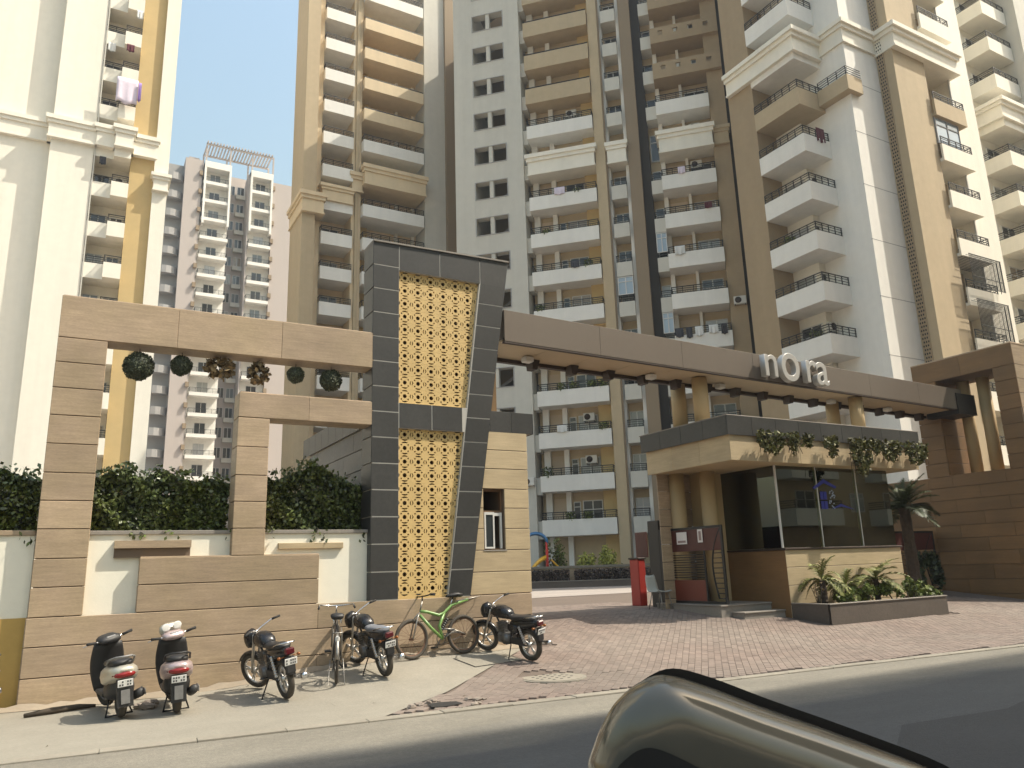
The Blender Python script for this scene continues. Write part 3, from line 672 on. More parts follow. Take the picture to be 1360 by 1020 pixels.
# ------------------------------------------------------------------ planter in front of the gatehouse
pn = thing('planter', 'low dark stone planter along the gatehouse counter', 'planter', (17.1, 12.7, .1))
MB().slab([(14.95, 12.2), (19.3, 12.2), (19.3, 12.26), (15.0, 12.26)], -.05, .60).build('front_wall', 'planter_stone', pn)
MB().box(14.95, 15.01, 12.262, 13.29, -.05, .60).build('end_wall', 'planter_stone', pn); MB().box(19.24, 19.3, 12.262, 13.29, -.05, .60).build('end_wall', 'planter_stone', pn)
MB().cbox(14.93, 19.32, 12.18, 12.28, .60, .625, .005).build('coping', 'grey_stone', pn); MB().cbox(14.93, 15.03, 12.28, 13.29, .60, .624, .005).build('coping', 'grey_stone', pn)
MB().box(15.01, 19.24, 12.26, 13.28, .0, .54).build('soil', 'soil', pn)
def shrub(name, label, x, y, z, rx, ry, h, n, m, size=.06, group=None, stems=5, cat='shrub', up=.3):
    t = thing(name, label, cat, (x, y, z), group=group); b = MB()
    cl = [(R.uniform(-.7, .7), R.uniform(-.7, .7), R.uniform(.35, .85)) for _ in range(9)]
    for i in range(n):
        c = R.choice(cl); d = Vector((R.gauss(0, 1), R.gauss(0, 1), R.gauss(0, 1))).normalized()*(R.random()**.4)*.38
        b.leaf((x+rx*(c[0]+d.x), y+ry*(c[1]+d.y), z+max(.02, h*(c[2]+d.z*.8))), size, up=up)
    o = b.build('foliage', m, t, recalc=False, tint=True); o['kind'] = 'stuff'
    s = MB()
    for i in range(stems): c = cl[i % 9]; s.tube([(x+R.gauss(0, .03), y+R.gauss(0, .03), z-.03), (x+rx*c[0]*.5, y+ry*c[1]*.5, z+h*c[2]*.5), (x+rx*c[0], y+ry*c[1], z+h*c[2])], .008, 5)
    s.build('stem', 'twig', t); return t
def palm(label, x, y, z, th, tr, n, length, m, droop=1.0, leaflets=26, group=None, wide=.025):
    t = thing('palm', label, 'palm', (x, y, z), group=group); tk = MB(); P = []; rr = []
    for i in range(14): q = i/13; P.append((x+.03*sin(q*3), y, z-.05+q*(th+.05))); rr.append(tr*(1.15-.25*q)*(1.0+(.16 if i % 2 else 0)))
    tk.tube(P, rr, 10, smooth=False).build('trunk', 'trunk', t)
    for k in range(n):
        a = k*2.399+R.uniform(-.2, .2); el = radians(R.uniform(15, 80)) if k > n//4 else radians(R.uniform(-15, 20))
        d = Vector((cos(a)*cos(el), sin(a)*cos(el), sin(el))); p = Vector((x, y, z+th)); pts = [p.copy()]; L_ = length*R.uniform(.8, 1.1)
        for i in range(12): p = p+d*(L_/12); d = (d+Vector((0, 0, -.11*droop))).normalized(); pts.append(p.copy())
        b = MB(); b.tube(pts, [.014*(1-i/14)*(length**.5) for i in range(13)], 5)
        for i in range(leaflets):
            q = .12+.86*i/leaflets; f = q*12; j = int(f); c = pts[j].lerp(pts[min(12, j+1)], f-j); tn = (pts[min(12, j+1)]-pts[j]).normalized()
            sd = tn.cross(Vector((0, 0, 1))); sd = sd.normalized() if sd.length > .01 else Vector((1, 0, 0))
            ll = length*.30*sin(pi*(.15+.8*q))*R.uniform(.8, 1.1)
            for s_ in (-1, 1):
                e = (sd*s_*.85+tn*.55+Vector((0, 0, R.uniform(-.15, .35)))).normalized(); u = tn*wide*.5
                b.add([c-u, c+e*ll*.5+Vector((0, 0, .01))-u*.9, c+e*ll-Vector((0, 0, ll*.15)), c+e*ll*.5+u*.9, c+u], [(0, 1, 2, 3, 4)], tint=R.random())
        b.build('frond', m, t, recalc=False, tint=True)
    return t
palm('small palm with dark trunk in planter, nearest the steps', 15.45, 12.75, .54, .58, .065, 12, .75, 'frond_young', 1.5)
palm('smallest potbellied palm between two others in the planter', 16.4, 12.85, .54, .42, .055, 10, .62, 'frond_young', 1.3)
palm('bushy upright young palm in planter above the green shrubs', 17.45, 12.8, .54, .55, .06, 14, .85, 'frond_young', 1.0)
palm('date palm with thick dark trunk standing behind the gatehouse counter', 21.45, 14.45, .4, 2.6, .15, 30, 1.15, 'frond', .75, 40)
for k, (x, rx, h, n_) in enumerate(((16.05, .4, .30, 260), (16.8, .5, .42, 420), (17.8, .55, .46, 520), (18.7, .5, .5, 460))):
    shrub('shrub', ['lowest yellow green shrub at the foot of the smallest palm', 'yellow green shrub between smallest palm and bushy palm', 'broad yellow green shrub under the bushy upright palm', 'tall yellow green shrub at the planter end by the date palm'][k], x, 12.6, .54, rx, .25, h, n_, 'leaf_bright', .065, 'planter shrubs')
shrub('shrub', 'sparse dry twiggy plant at the counter end of planter', 15.2, 12.7, .54, .14, .2, .6, 60, 'leaf_dry', .04, stems=9)
shrub('shrub', 'leafy mid green bush at the foot of date palm', 20.0, 13.2, .25, .4, .35, .55, 380, 'leaf_bright', .08)
shrub('shrub', 'black green tall bush beside far gate and brown wall', 23.3, 15.2, .45, .6, .3, 1.15, 700, 'leaf_dark', .1)
# ------------------------------------------------------------------ hedges on the boundary wall
for lab, x0, x1, n_ in (('clipped leafy hedge between the two stone pillars', .2, 2.16, 12500), ('clipped dark hedge between short pillar and slate pylon', 2.66, 4.42, 11000), ('clipped hedge on the wall beside the tall pillar, over the ochre base', -4.5, -.48, 15000)):
    t = thing('hedge', lab, 'hedge', ((x0+x1)/2, 13.7, 2.3)); b = MB()
    bumps = [(R.uniform(x0, x1), R.uniform(.15, .5), R.uniform(-.12, .16)) for _ in range(int((x1-x0)*5))]
    def top(x): return 3.20+sum(a*math.exp(-((x-c)/w_)**2) for c, w_, a in bumps)*.8
    for i in range(n_):
        x = R.uniform(x0, x1); f = R.random()
        T = top(x)
        if f < .55: y = 13.32+abs(R.gauss(0, .10)); z = R.uniform(2.32, T)
        elif f < .85: y = R.uniform(13.3, 14.2); z = T-abs(R.gauss(0, .10))
        else: y = R.uniform(13.3, 14.2); z = R.uniform(2.32, T)
        z += .05*sin(x*9+z*7); y -= .07*max(0, sin(x*7+z*9))
        b.leaf((x, y, z), .05, up=.1)
    for i in range(int((x1-x0)*26)):
        x = R.uniform(x0, x1); T = top(x)
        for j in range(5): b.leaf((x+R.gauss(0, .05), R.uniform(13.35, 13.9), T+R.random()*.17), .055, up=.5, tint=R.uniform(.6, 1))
    for i in range(int((x1-x0)*4)):
        x = R.uniform(x0, x1)
        for j in range(4): b.leaf((x+R.gauss(0, .03), 12.93-R.random()*.05, 2.38-R.random()*.22), .05, up=-1)
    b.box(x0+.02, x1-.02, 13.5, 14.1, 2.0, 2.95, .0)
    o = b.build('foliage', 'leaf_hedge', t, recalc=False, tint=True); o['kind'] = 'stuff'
    s = MB(); x = x0+.15
    while x < x1: s.tube([(x, 13.6, 1.2), (x+R.gauss(0, .04), 13.55, 2.5), (x+R.gauss(0, .12), 13.6, 3.1)], .014, 6); x += .3
    s.build('stem', 'twig', t)
# hanging balls
for k, (x, z, r) in enumerate(((.66, 4.91, .225), (1.28, 4.98, .165), (3.11, 5.0, .145), (3.73, 4.96, .19))):
    lab = ['largest dark green topiary ball hanging from stone beam beside tall pillar', 'medium topiary ball hanging from stone beam, second from the tall pillar', 'smallest topiary ball hanging from stone beam above the lower beam', 'topiary ball hanging from stone beam beside the slate pylon'][k]
    t = thing('topiary_ball', lab, 'topiary ball', (x, 13.04, z), group='topiary balls under the stone beam'); b = MB(); b.ball((x, 13.04, z), r*.94, 16, 10); b.t = [.1]*len(b.t)
    for i in range(int(9000*r*r*4)):
        d = Vector((R.gauss(0, 1), R.gauss(0, 1), R.gauss(0, 1))).normalized(); b.leaf(Vector((x, 13.04, z))+d*r*(R.uniform(.94, 1.02)+.05*sin(d.x*7+k)*sin(d.z*6)), .024, long=1.2)
    o = b.build('foliage', 'topiary', t, recalc=False, tint=True); o['kind'] = 'stuff'
    MB().tube([(x, 13.04, z+r*.9), (x, 13.04, 5.21)], .006, 5).build('hanger', 'twig', t)
for x, z, lab, wd in ((1.87, 5.0, 'wider dried leaf cluster hanging from stone beam beside medium ball', .24), (2.50, 4.97, 'narrow dried leaf cluster hanging from stone beam above short pillar', .17)):
    t = thing('dried_cluster', lab, 'dried plant', (x, 13.04, z)); b = MB()
    for i in range(230): a = R.random()*6.28; rr = R.uniform(.35, 1); b.leaf((x+wd*rr*cos(a), 13.04+R.gauss(0, .07), z+.18*rr*sin(a)), .07, long=1.5)
    o = b.build('foliage', 'leaf_dry', t, recalc=False, tint=True); o['kind'] = 'stuff'
    MB().tube([(x, 13.04, z+.05), (x, 13.04, 5.21)], .006, 5).build('hanger', 'twig', t)
# ------------------------------------------------------------------ apartment towers: shared pieces (local: x along the face, -y outwards)
def rail_mesh(w, d, sides, h0, hh):
    b = MB(); bars = [h0+.06, h0+hh*.42, h0+hh*.72, h0+hh]
    for i, z in enumerate(bars):
        t = .028 if i == 3 else .017
        b.box(0, w, -d+.03, -d+.03+t*1.4, z-t, z+t)
        if 'L' in sides: b.box(.03, .03+t*1.4, -d+.08, -.02, z-t, z+t)
        if 'R' in sides: b.box(w-.03-t*1.4, w-.03, -d+.08, -.02, z-t, z+t)
    n_ = max(2, round(w/.75)+1)
    for i in range(n_):
        x = .035+(w-.07)*i/(n_-1); b.box(x-.02, x+.02, -d+.025, -d+.075, h0-.02, h0+hh)
    k = max(4, int(w/.17))
    for i in range(k): x = w*(i+.5)/k; b.box(x-.009, x+.009, -d+.04, -d+.058, h0+.06, h0+hh*.42)
    return b
def balcony(par, x, y, zs, w, d, m, rot=0, h=.92, rail=True, sides='LR', hh=.5, base=-.16):
    def mk():
        b = MB(); b.box(0, w, -d, 0, base, .03)
        b.box(0, w, -d+.004, -d+.12, .03, h)
        if 'L' in sides: b.box(0, .11, -d+.12, 0, .03, h-.002)
        if 'R' in sides: b.box(w-.11, w, -d+.12, 0, .03, h-.002)
        return b.mesh('balcony', m)
    me = shared(('bal', w, d, m, h, sides, base), mk)
    rm = shared(('rail', w, d, sides, h, hh), lambda: rail_mesh(w, d, sides, h, hh).mesh('railing', 'iron')) if rail else None
    for z in zs:
        o = newobj('balcony', me, par, (x, y, z), rot)
        if rail: newobj('railing', rm, o)
def window(par, x, y, zs, w, h, rot=0, nm=2, tr=.72, fm='frame_white', pm='pane', name='window'):
    def mk():
        b = MB(); t = .06
        for (a, c, e, g_) in ((0, w, 0, t), (0, w, h-t, h), (0, t, t, h-t), (w-t, w, t, h-t)): b.box(a, c, -.07, .02, e, g_)
        for i in range(1, nm): q = w*i/nm; b.box(q-.035, q+.035, -.065, .0, t, h-t)
        if tr: b.box(t, w-t, -.06, .0, h*tr-.03, h*tr+.03)
        return b.mesh('window', fm)
    me = shared(('win', w, h, nm, tr, fm), mk); gm = shared(('pane', w, h, pm), lambda: MB().box(.04, w-.04, -.03, -.012, .04, h-.04).mesh('pane', pm))
    for z in zs:
        o = newobj(name, me, par, (x, y, z), rot); newobj('pane', gm, o)
def panel(par, x, y, zs, w, h, m, rot=0, name='shutter', t=.05):
    def mk():
        b = MB(); k = 7
        for i in range(k): b.box(0, w, -t-.012*(i % 2), 0, h*i/k+.006, h*(i+1)/k-.006)
        b.box(0, w, -t*.5, 0, 0, h); return b.mesh(name, m)
    me = shared(('pan', w, h, m), mk)
    for z in zs: newobj(name, me, par, (x, y, z), rot)
def cornice(par, x0, x1, y0, y1, z, h=1.2, m='warm_white', out=.28):
    b = MB(); b.box(x0, x1, y0, y1, z, z+h*.62); b.box(x0-out*.5, x1+out*.5, y0-out*.5, y1, z+h*.62, z+h*.8); b.box(x0-out, x1+out, y0-out, y1, z+h*.8, z+h)
    b.box(x0-out*.3, x1+out*.3, y0-out*.3, y1-.001, z-.12, z-.002); b.build('cornice', m, par, w=False)
def mass(par, name, m, *bs):
    b = MB()
    for q in bs: b.box(*q)
    return b.build(name, m, par, w=False)
ACM = {}
def ac_unit(label, par_abs, x, y, z, rot=0, group=None, s=1.0):
    t = thing('air_conditioner', label, 'air conditioner', (x, y, z), rot, group)
    newobj('casing', shared('acc', lambda: MB().cbox(-.4, .4, -.3, 0, 0, .55, .02).mesh('casing', 'ac_white')), t)
    def fan():
        b = MB(); b.tube([(-.12, -.302, .275), (-.12, -.312, .275)], .22, 16)
        for r in (.1, .2): b.torus((-.12, -.315, .275), r, .008, 16, 4)
        return b.mesh('fan_grille', 'dark_steel')
    newobj('fan_grille', shared('acf', fan), t)
    newobj('bracket', shared('acb', lambda: MB().box(-.36, -.32, -.3, .3, -.04, 0).box(.32, .36, -.3, .3, -.04, 0).mesh('bracket', 'iron')), t); return t
FL = lambda a, z0, z1: [3*k+a for k in range(0, 30) if z0 <= 3*k+a <= z1]

# tower A: bright cream tower on the far left
TA = thing('apartment_tower', 'tall bright cream tower with ochre stripe and stepped balconies behind the hedge', 'tower', (0, 56.4, .45))
HT = 58
mass(TA, 'wall', 'warm_white', (-26, -3.7, .5, 14, -.5, HT), (-1.1, 3.4, 1.3, 13.9, -.5, HT))
mass(TA, 'pillar', 'warm_white', (-3.7, -1.1, -.35, 13.8, -.5, HT+.4)); mass(TA, 'pillar', 'warm_white', (2.78, 3.72, -.35, 13.7, -.5, HT+.3))
mass(TA, 'ochre_stripe', 'ochre', (1.24, 2.78, -.05, 1.35, -.5, HT+.2))
zs = [z-.45 for z in FL(.65, 3, 55)]
balcony(TA, -1.09, 1.3, zs, 1.25, 1.65, 'warm_white', sides='L'); balcony(TA, .155, 1.3, zs, 1.07, 2.2, 'warm_white', sides='L')
window(TA, -.95, 1.3, zs, 1.0, 2.2); window(TA, .3, 1.3, [z+.9 for z in zs], .8, 1.2)
zc = 30.5
for a, c, y0 in ((-26, -3.7, .3), (-3.9, -1.0, -.6), (-1.0, .15, -.75), (.15, 1.3, -1.2), (1.3, 2.85, -.4)): cornice(TA, a, c, y0, 1.4, zc+.3, 1.5, out=.2)
cornice(TA, 2.8, 3.75, -.6, 2, zc-2.2, 1.2, out=.2)
mass(TA, 'rain_pipe', 'grey_white', (-1.06, -.98, -.42, -.34, 0, HT))
# tower B: far white block
TB = thing('apartment_tower', 'distant pale tower with white balcony stacks and roof pergola', 'tower', (0, 115, .3))
mass(TB, 'wall', 'pink_tan', (9.9, 12.3, 0, 16, 0, 63.3), (22.9, 27.5, .3, 16, 0, 62.2)); mass(TB, 'wall', 'white_paint', (12.3, 16.5, 1.2, 16, 0, 63.0), (19.4, 22.9, 1.2, 16, 0, 63.0))
mass(TB, 'side_wing', 'block_grey', (6.8, 9.9, 1.5, 16, 0, 62.5))
mass(TB, 'recess_wall', 'pink_tan', (16.5, 19.4, 3.5, 16, 0, 60.5)); mass(TB, 'recess_wall', 'pink_tan', (16.3, 16.5, 1.25, 3.5, 0, 62), (19.2, 19.4, .3, 3.5, 0, 62.8))
zb = [z-.3 for z in FL(0, 6, 60)]
def curved_balc():
    b = MB(); pts = [(-.0, 0)]+[(1.55-1.55*cos(pi*i/8), -1.2*sin(pi*i/8)) for i in range(9)]+[(3.1, 0)]
    b.slab([(x, y) for x, y in pts[1:-1]], -.1, 1.0); return b.mesh('balcony', 'block_grey')
for z in zb: newobj('balcony', shared('cb', curved_balc), TB, (6.8, 1.5, z))
balcony(TB, 12.5, 1.2, zb, 4.0, 1.4, 'white_paint', h=.35, hh=.65, rail=True, sides='LR'); balcony(TB, 19.5, 1.2, zb, 3.3, 1.4, 'white_paint', h=.35, hh=.65, rail=True)
window(TB, 13.6, 1.2, [z+.05 for z in zb], 1.5, 2.1, tr=0); window(TB, 20.4, 1.2, [z+.05 for z in zb], 1.5, 2.1, tr=0)
window(TB, 16.7, 3.5, [z+.5 for z in zb], 1.0, 1.6, tr=0); window(TB, 18.0, 3.5, [z+.5 for z in zb], 1.1, 1.6, tr=0)
balcony(TB, 17.8, 3.5, zb, 1.4, .6, 'grey_white', h=.5, rail=False)
me = MB().box(0, .5, -.4, 0, 0, .7).mesh('vent_box', 'brown_strip')
for z in zb: newobj('vent_box', me, TB, (11.9, 0, z+1)); newobj('vent_box', me, TB, (22.7, .3, z+1))
for x0, x1 in ((12.6, 16.5), (19.4, 22.8)):
    mass(TB, 'balcony_frame', 'white_paint', (x0, x0+.3, -.35, 1.2, 53, 63.2), (x1-.3, x1, -.35, 1.2, 53, 63.2), (x0, x1, -.36, 1.21, 62.2, 63.25))
pg = MB()
for x in (12.7, 16.2, 19.5, 22.7): pg.box(x, x+.22, .2, .42, 63.25, 66.3); pg.box(x, x+.22, 4, 4.22, 63.0, 66.3)
pg.box(12.7, 22.9, .2, .4, 66.3, 66.55); pg.box(12.7, 22.9, 4, 4.2, 66.3, 66.55)
for i in range(22): pg.box(12.8+i*.46, 12.98+i*.46, -.1, 4.4, 66.56, 66.8)
pg.build('roof_pergola', 'pink_tan', TB, w=False); mass(TB, 'roof_room', 'pink_tan', (17, 21, 7, 12, 60.5, 65.2), (10.5, 12.0, 2, 6, 63.3, 64.6))
# tower C
TC = thing('apartment_tower', 'tan tower with narrow balcony stack and partly sunlit ochre balconies', 'tower', (0, 58, .45))
HC = 62
mass(TC, 'wall', 'tan_pale', (13.7, 27.9, 1.5, 2.6, -.5, HC), (17.6, 27.8, 2.6, 15, -.5, HC-.1))
mass(TC, 'side_pier', 'tan_light', (13.55, 14.6, -1.4, 2.5, -.5, HC+.2)); mass(TC, 'pier', 'tan_pale', (14.6, 15.25, -.3, 1.6, -.5, HC+.1)); mass(TC, 'pier', 'tan_pale', (17.85, 18.65, -.4, 1.6, -.5, HC+.3)); mass(TC, 'pier_fin', 'tan_light', (18.1, 18.4, -.6, -.4, -.5, HC))
mass(TC, 'return_wall', 'grey_white', (24.4, 26.4, -.6, 1.6, -.5, HC)); mass(TC, 'return_wall', 'brown_strip', (26.4, 29.5, -.9, 1.7, -.5, HC+.1))
zs = [z-.45 for z in FL(.6, 3, 60)]
balcony(TC, 15.26, 1.5, zs, 2.58, 2.3, 'white_paint', sides='L'); window(TC, 15.9, 1.5, zs, 1.4, 2.2)
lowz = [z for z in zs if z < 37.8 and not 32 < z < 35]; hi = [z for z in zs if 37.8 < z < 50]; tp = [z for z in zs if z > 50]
balcony(TC, 18.66, 1.5, lowz+tp, 5.5, 2.5, 'white_paint', sides='L'); balcony(TC, 18.66, 1.5, hi, 5.5, 2.5, 'tan_pale', sides='L', hh=.1)
panel(TC, 22.6, 1.5, [z+.05 for z in zs], 1.2, 2.3, 'blind'); window(TC, 21.6, 1.5, [z+1 for z in zs], .55, 1.2, nm=1); window(TC, 19.9, 1.5, zs, 1.5, 2.2)
mass(TC, 'mullion_pier', 'warm_white', (22.3, 22.55, 1.2, 1.55, 0, HC-.5), (23.85, 24.1, 1.2, 1.55, 0, HC-.5)); mass(TC, 'bay_wall', 'ochre', (18.6, 19.75, 1.2, 1.56, -.4, HC-.4))
cornice(TC, 18.7, 24.2, -1.3, 1.6, 32.9, 1.7, 'tan_pale', .2); cornice(TC, 17.8, 18.7, -.7, 1.6, 32.3, 1.6, 'tan_pale', .25); cornice(TC, 15.25, 17.8, -.95, 1.6, 30.9, 1.3, 'tan_pale', .2); cornice(TC, 13.5, 15.2, -1.7, 2.7, 29.2, 1.6, 'tan_pale', .25)
# tower D: 45 degree facade in shade
TD = thing('apartment_tower', 'shaded tower set at an angle with white balconies and pale stairwell wall', 'tower', (29.0, 44.1, .45), radians(-45))
HD = 51.5
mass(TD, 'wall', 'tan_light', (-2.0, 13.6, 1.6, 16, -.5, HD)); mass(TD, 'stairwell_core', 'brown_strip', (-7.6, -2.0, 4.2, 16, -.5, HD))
zs = [z-.45 for z in FL(.75, 3, 50)]
st = [(-7.7, -6.1, .3, 4.2, -.5, HD), (-3.45, -2.15, .3, 4.2, -.5, HD), (-4.93, -4.62, .32, .7, -.5, HD)]
zz = [-.5]+sorted(sum([[z-1.42, z+.03] for z in zs], []))+[HD]
for i in range(0, len(zz), 2): st.append((-6.1, -3.45, .31, 1.0, zz[i], zz[i+1]))
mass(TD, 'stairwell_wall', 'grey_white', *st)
fm_ = [(-6.14, -6.06), (-3.49, -3.41)]
b = MB()
for z in zs: b.box(-6.12, -3.43, .27, .31, z-1.46, z-1.40); b.box(-6.12, -3.43, .27, .31, z+.0, z+.06); b.box(-6.12, -6.04, .275, .31, z-1.4, z); b.box(-3.51, -3.43, .275, .31, z-1.4, z)
b.build('opening_trim', 'block_grey', TD, w=False)
for z in zs:
    newobj('stair_flight', shared('stair', lambda: MB().prism([(-6, -1.5), (-3.5, .1), (-3.5, .35), (-6, -1.25)], 2.2, 3.4).mesh('stair_flight', 'block_grey')), TD, (0, 0, z-.2))
for z in zs: newobj('slot_slab', shared('slot', lambda: MB().box(-2.15, -1.75, .5, 1.6, -.3, .9).mesh('slot_slab', 'grey_white')), TD, (0, 0, z))
wz = [z for z in zs if z < 29]+[z for z in zs if 32 < z < 35]; oz = [z for z in zs if z > 35]; cz = [z for z in zs if 29 < z < 32][0]
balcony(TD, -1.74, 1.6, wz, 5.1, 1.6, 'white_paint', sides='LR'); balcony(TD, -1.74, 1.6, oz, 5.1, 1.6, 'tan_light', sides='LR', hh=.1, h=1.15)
balcony(TD, -1.74, 1.6, [cz], 5.1, 1.6, 'warm_white', rail=False); cornice(TD, -1.74, 3.36, -.1, 1.5, cz-.2, 1.6, 'warm_white', .2)
mass(TD, 'mullion_pier', 'white_paint', (-1.7, -1.25, 1.25, 1.62, 0, HD-.3), (-.25, .1, 1.25, 1.62, 0, HD-.3))
panel(TD, -1.2, 1.6, [z+.05 for z in zs], .92, 2.4, 'blind'); window(TD, .2, 1.6, [z+.9 for z in zs], .5, 1.3, nm=1); window(TD, .85, 1.6, zs, 1.4, 2.25)
mass(TD, 'bay_wall', 'ochre', (2.35, 3.42, 1.3, 1.63, -.4, HD-.2))
mass(TD, 'pilaster', 'tan_light', (3.42, 4.15, .15, 1.65, -.5, HD+.2)); mass(TD, 'rain_pipe', 'brown_strip', (4.16, 4.27, .25, .36, 0, HD))
mass(TD, 'pier', 'white_paint', (4.2, 4.42, .7, 1.62, -.5, HD), (5.55, 5.78, .7, 1.62, -.5, HD))
z2 = [z for z in zs if z != cz]
balcony(TD, 4.43, 1.6, z2, 1.12, 1.35, 'grey_white', sides='R'); balcony(TD, 4.43, 1.6, [cz], 1.12, 1.3, 'warm_white', rail=False); cornice(TD, 4.3, 5.7, .1, 1.5, cz-.2, 1.6, 'warm_white', .15)
window(TD, 4.5, 1.6, zs, 1.0, 2.25)
for z in (zs[3], zs[5]): window(TD, 4.44, .34, [z+.95+.5], 1.1, 1.35, pm='pane_blue')
mass(TD, 'pilaster', 'brown_strip', (5.8, 6.68, .4, 1.65, -.5, HD+.2)); mass(TD, 'dark_strip', 'dark_strip', (6.68, 7.32, .9, 1.66, -.5, HD+.2))
balcony(TD, 7.34, 1.6, z2, .78, 1.2, 'grey_white', sides='L'); window(TD, 7.4, 1.6, zs, .65, 2.2, nm=1)
window(TD, 7.36, .45, [zs[4]+1.3, zs[6]+1.3], .75, 1.5, pm='pane_blue')
balcony(TD, 8.12, 1.6, wz, 3.78, 1.7, 'white_paint', sides='LR')
def holed():
    b = MB(); b.box(0, 4.9, -1.7, 0, -.16, .03); b.box(0, .11, -1.58, 0, .03, 1.15); b.box(4.79, 4.9, -1.58, 0, .03, 1.15)
    b.box(0, 4.9, -1.695, -1.58, .03, .5); b.box(0, 4.9, -1.695, -1.58, .85, 1.15)
    hx = [0]+sum([[x, x+.35] for x in (.6, 1.7, 2.8, 3.9)], [])+[4.9]
    for i in range(0, len(hx), 2): b.box(hx[i], hx[i+1], -1.695, -1.58, .5, .85)
    return b.mesh('balcony', 'tan')
for z in oz: newobj('balcony', shared('holed', holed), TD, (8.12, 1.6, z))
balcony(TD, 8.12, 1.6, [cz], 3.78, 1.7, 'warm_white', rail=False); cornice(TD, 8.12, 11.9, -.2, 1.5, cz-.2, 1.6, 'warm_white', .2); cornice(TD, 12.0, 13.0, .05, 1.5, cz-.1, 1.3, 'tan_light', .15)
mass(TD, 'mullion_pier', 'white_paint', (8.1, 8.4, 1.2, 1.62, 0, HD-.3), (9.85, 10.05, 1.2, 1.62, 0, HD-.3))
panel(TD, 8.5, 1.6, [z+.05 for z in zs], 1.25, 2.4, 'blind'); window(TD, 10.2, 1.6, zs, 1.5, 2.25)
mass(TD, 'bay_wall', 'tan', (11.92, 13.05, .25, 1.66, -.5, HD+.2)); mass(TD, 'dark_strip', 'dark_strip', (13.05, 14.6, .8, 3.0, -.5, HD))
# tower E
TE = thing('apartment_tower', 'cream and white corner tower with wraparound balconies and dotted ornament strip', 'tower', (34.5, 23.2, .45))
ox, oy, oz_ = 34.5, 23.2, .45
def E_(*q): return (q[0]-ox, q[1]-ox, q[2]-oy, q[3]-oy, q[4]-oz_, q[5]-oz_)
HE = 59
mass(TE, 'wall', 'warm_white', E_(36.25, 56.7, 27.45, 31.25, 0, HE), E_(41.5, 56.6, 31.25, 44, 0, HE-.1))
mass(TE, 'left_pier', 'tan', E_(34.56, 36.4, 29.32, 31.3, 0, HE+.2)); mass(TE, 'white_pillar', 'white_paint', E_(36.76, 39.7, 24.25, 27.5, 0, HE+.4))
mass(TE, 'ochre_block', 'tan_light', E_(39.7, 42.75, 23.2, 27.5, 0, HE+.3)); mass(TE, 'pilaster', 'warm_white', E_(45.92, 48.4, 23.6, 27.5, 0, HE+.2)); mass(TE, 'rain_pipe', 'frame_white', E_(45.8, 45.91, 23.5, 23.6, 0, HE))
mass(TE, 'bay_wall', 'tan_light', E_(42.7, 45.95, 24.8, 27.5, 0, HE-.1)); mass(TE, 'rear_wall', 'warm_white', E_(48.4, 56.8, 26.2, 27.5, 0, HE-.1)); mass(TE, 'right_block', 'grey_white', E_(56.75, 72, 23.7, 44, 0, HE+.1))
for i in range(18): mass(TE, 'groove', 'block_grey', E_(36.75-.006, 39.71, 24.244, 24.3, 3.3*i+2, 3.3*i+2.04))
dm = MB().box(39.66-ox, 39.72-ox, 23.72-oy, 24.16-oy, 0, HE-.6); dm.build('ornament_strip', 'tan', TE, w=False)
b = MB()
for i in range(int((HE-2)/.22)):
    for j in range(3): y = 23.80+j*.13+(.05 if i % 2 else 0); b.box(39.635-ox, 39.662-ox, y-oy-.03, y-oy+.03, i*.22+.5, i*.22+.6)
o = b.build('ornament_stud', 'dark_strip', TE, w=False); o['kind'] = 'stuff'
zs = [z for z in FL(.4, 3, 57)]
def corner_bal(m, h=.95):
    b = MB(); b.box(0, 2.26, 0, 3.32, -.16, .03); b.box(0, 2.26, 0, .12, .03, h); b.box(0, .12, .12, 3.32, .03, h-.001); return b.mesh('balcony', m)
def corner_rail():
    b = MB()
    for i, z in enumerate((1.02, 1.18, 1.34, 1.47)): t = .026 if i == 3 else .016; b.box(.02, 2.26, .03, .03+1.4*t, z-t, z+t); b.box(.03, .03+1.4*t, .08, 3.3, z-t, z+t)
    for i in range(5): x = .05+i*.54; b.box(x-.02, x+.02, .025, .07, .94, 1.47)
    for i in range(6): y = .6+i*.54; b.box(.025, .07, y-.02, y+.02, .94, 1.47)
    return b.mesh('railing', 'iron')
for z in zs:
    if 30 < z < 33: continue
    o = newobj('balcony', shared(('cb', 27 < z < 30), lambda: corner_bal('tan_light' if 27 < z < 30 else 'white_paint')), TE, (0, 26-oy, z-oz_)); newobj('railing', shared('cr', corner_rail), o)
zz_ = [z for z in zs if 30 < z < 33][0]
newobj('balcony', shared(('cb', False), lambda: corner_bal('white_paint')), TE, (0, 26-oy, zz_-oz_))
window(TE, 36.25-ox, 29.2-oy, [z-oz_ for z in zs], 1.5, 2.25, rot=-pi/2); window(TE, 36.3-ox+.02, 27.45-oy, [z-oz_ for z in zs], .42, 2.2, nm=1)
cornice(TE, -.15, 2.2, 26-oy-.15, 31.2-oy, 30.75-oz_, 1.35, 'warm_white', .3); cornice(TE, 36.7-ox, 39.6-ox, 24.2-oy, 26.9-oy, 31.0-oz_, 1.35, 'warm_white', .25); cornice(TE, 39.65-ox, 46.0-ox, 22.95-oy, 26-oy+.0, 30.9-oz_, 1.4, 'warm_white', .28)
mass(TE, 'corner_planter', 'tan_light', E_(36.2, 37.5, 23.95, 25.98, 27.5, 28.45)); b = MB()
for z in (28.55, 28.7, 28.85, 28.98): b.box(36.22-ox, 37.5-ox, 23.97-oy, 24.0-oy, z-oz_, z+.03-oz_); b.box(36.22-ox, 36.25-ox, 24.0-oy, 25.95-oy, z-oz_, z+.03-oz_)
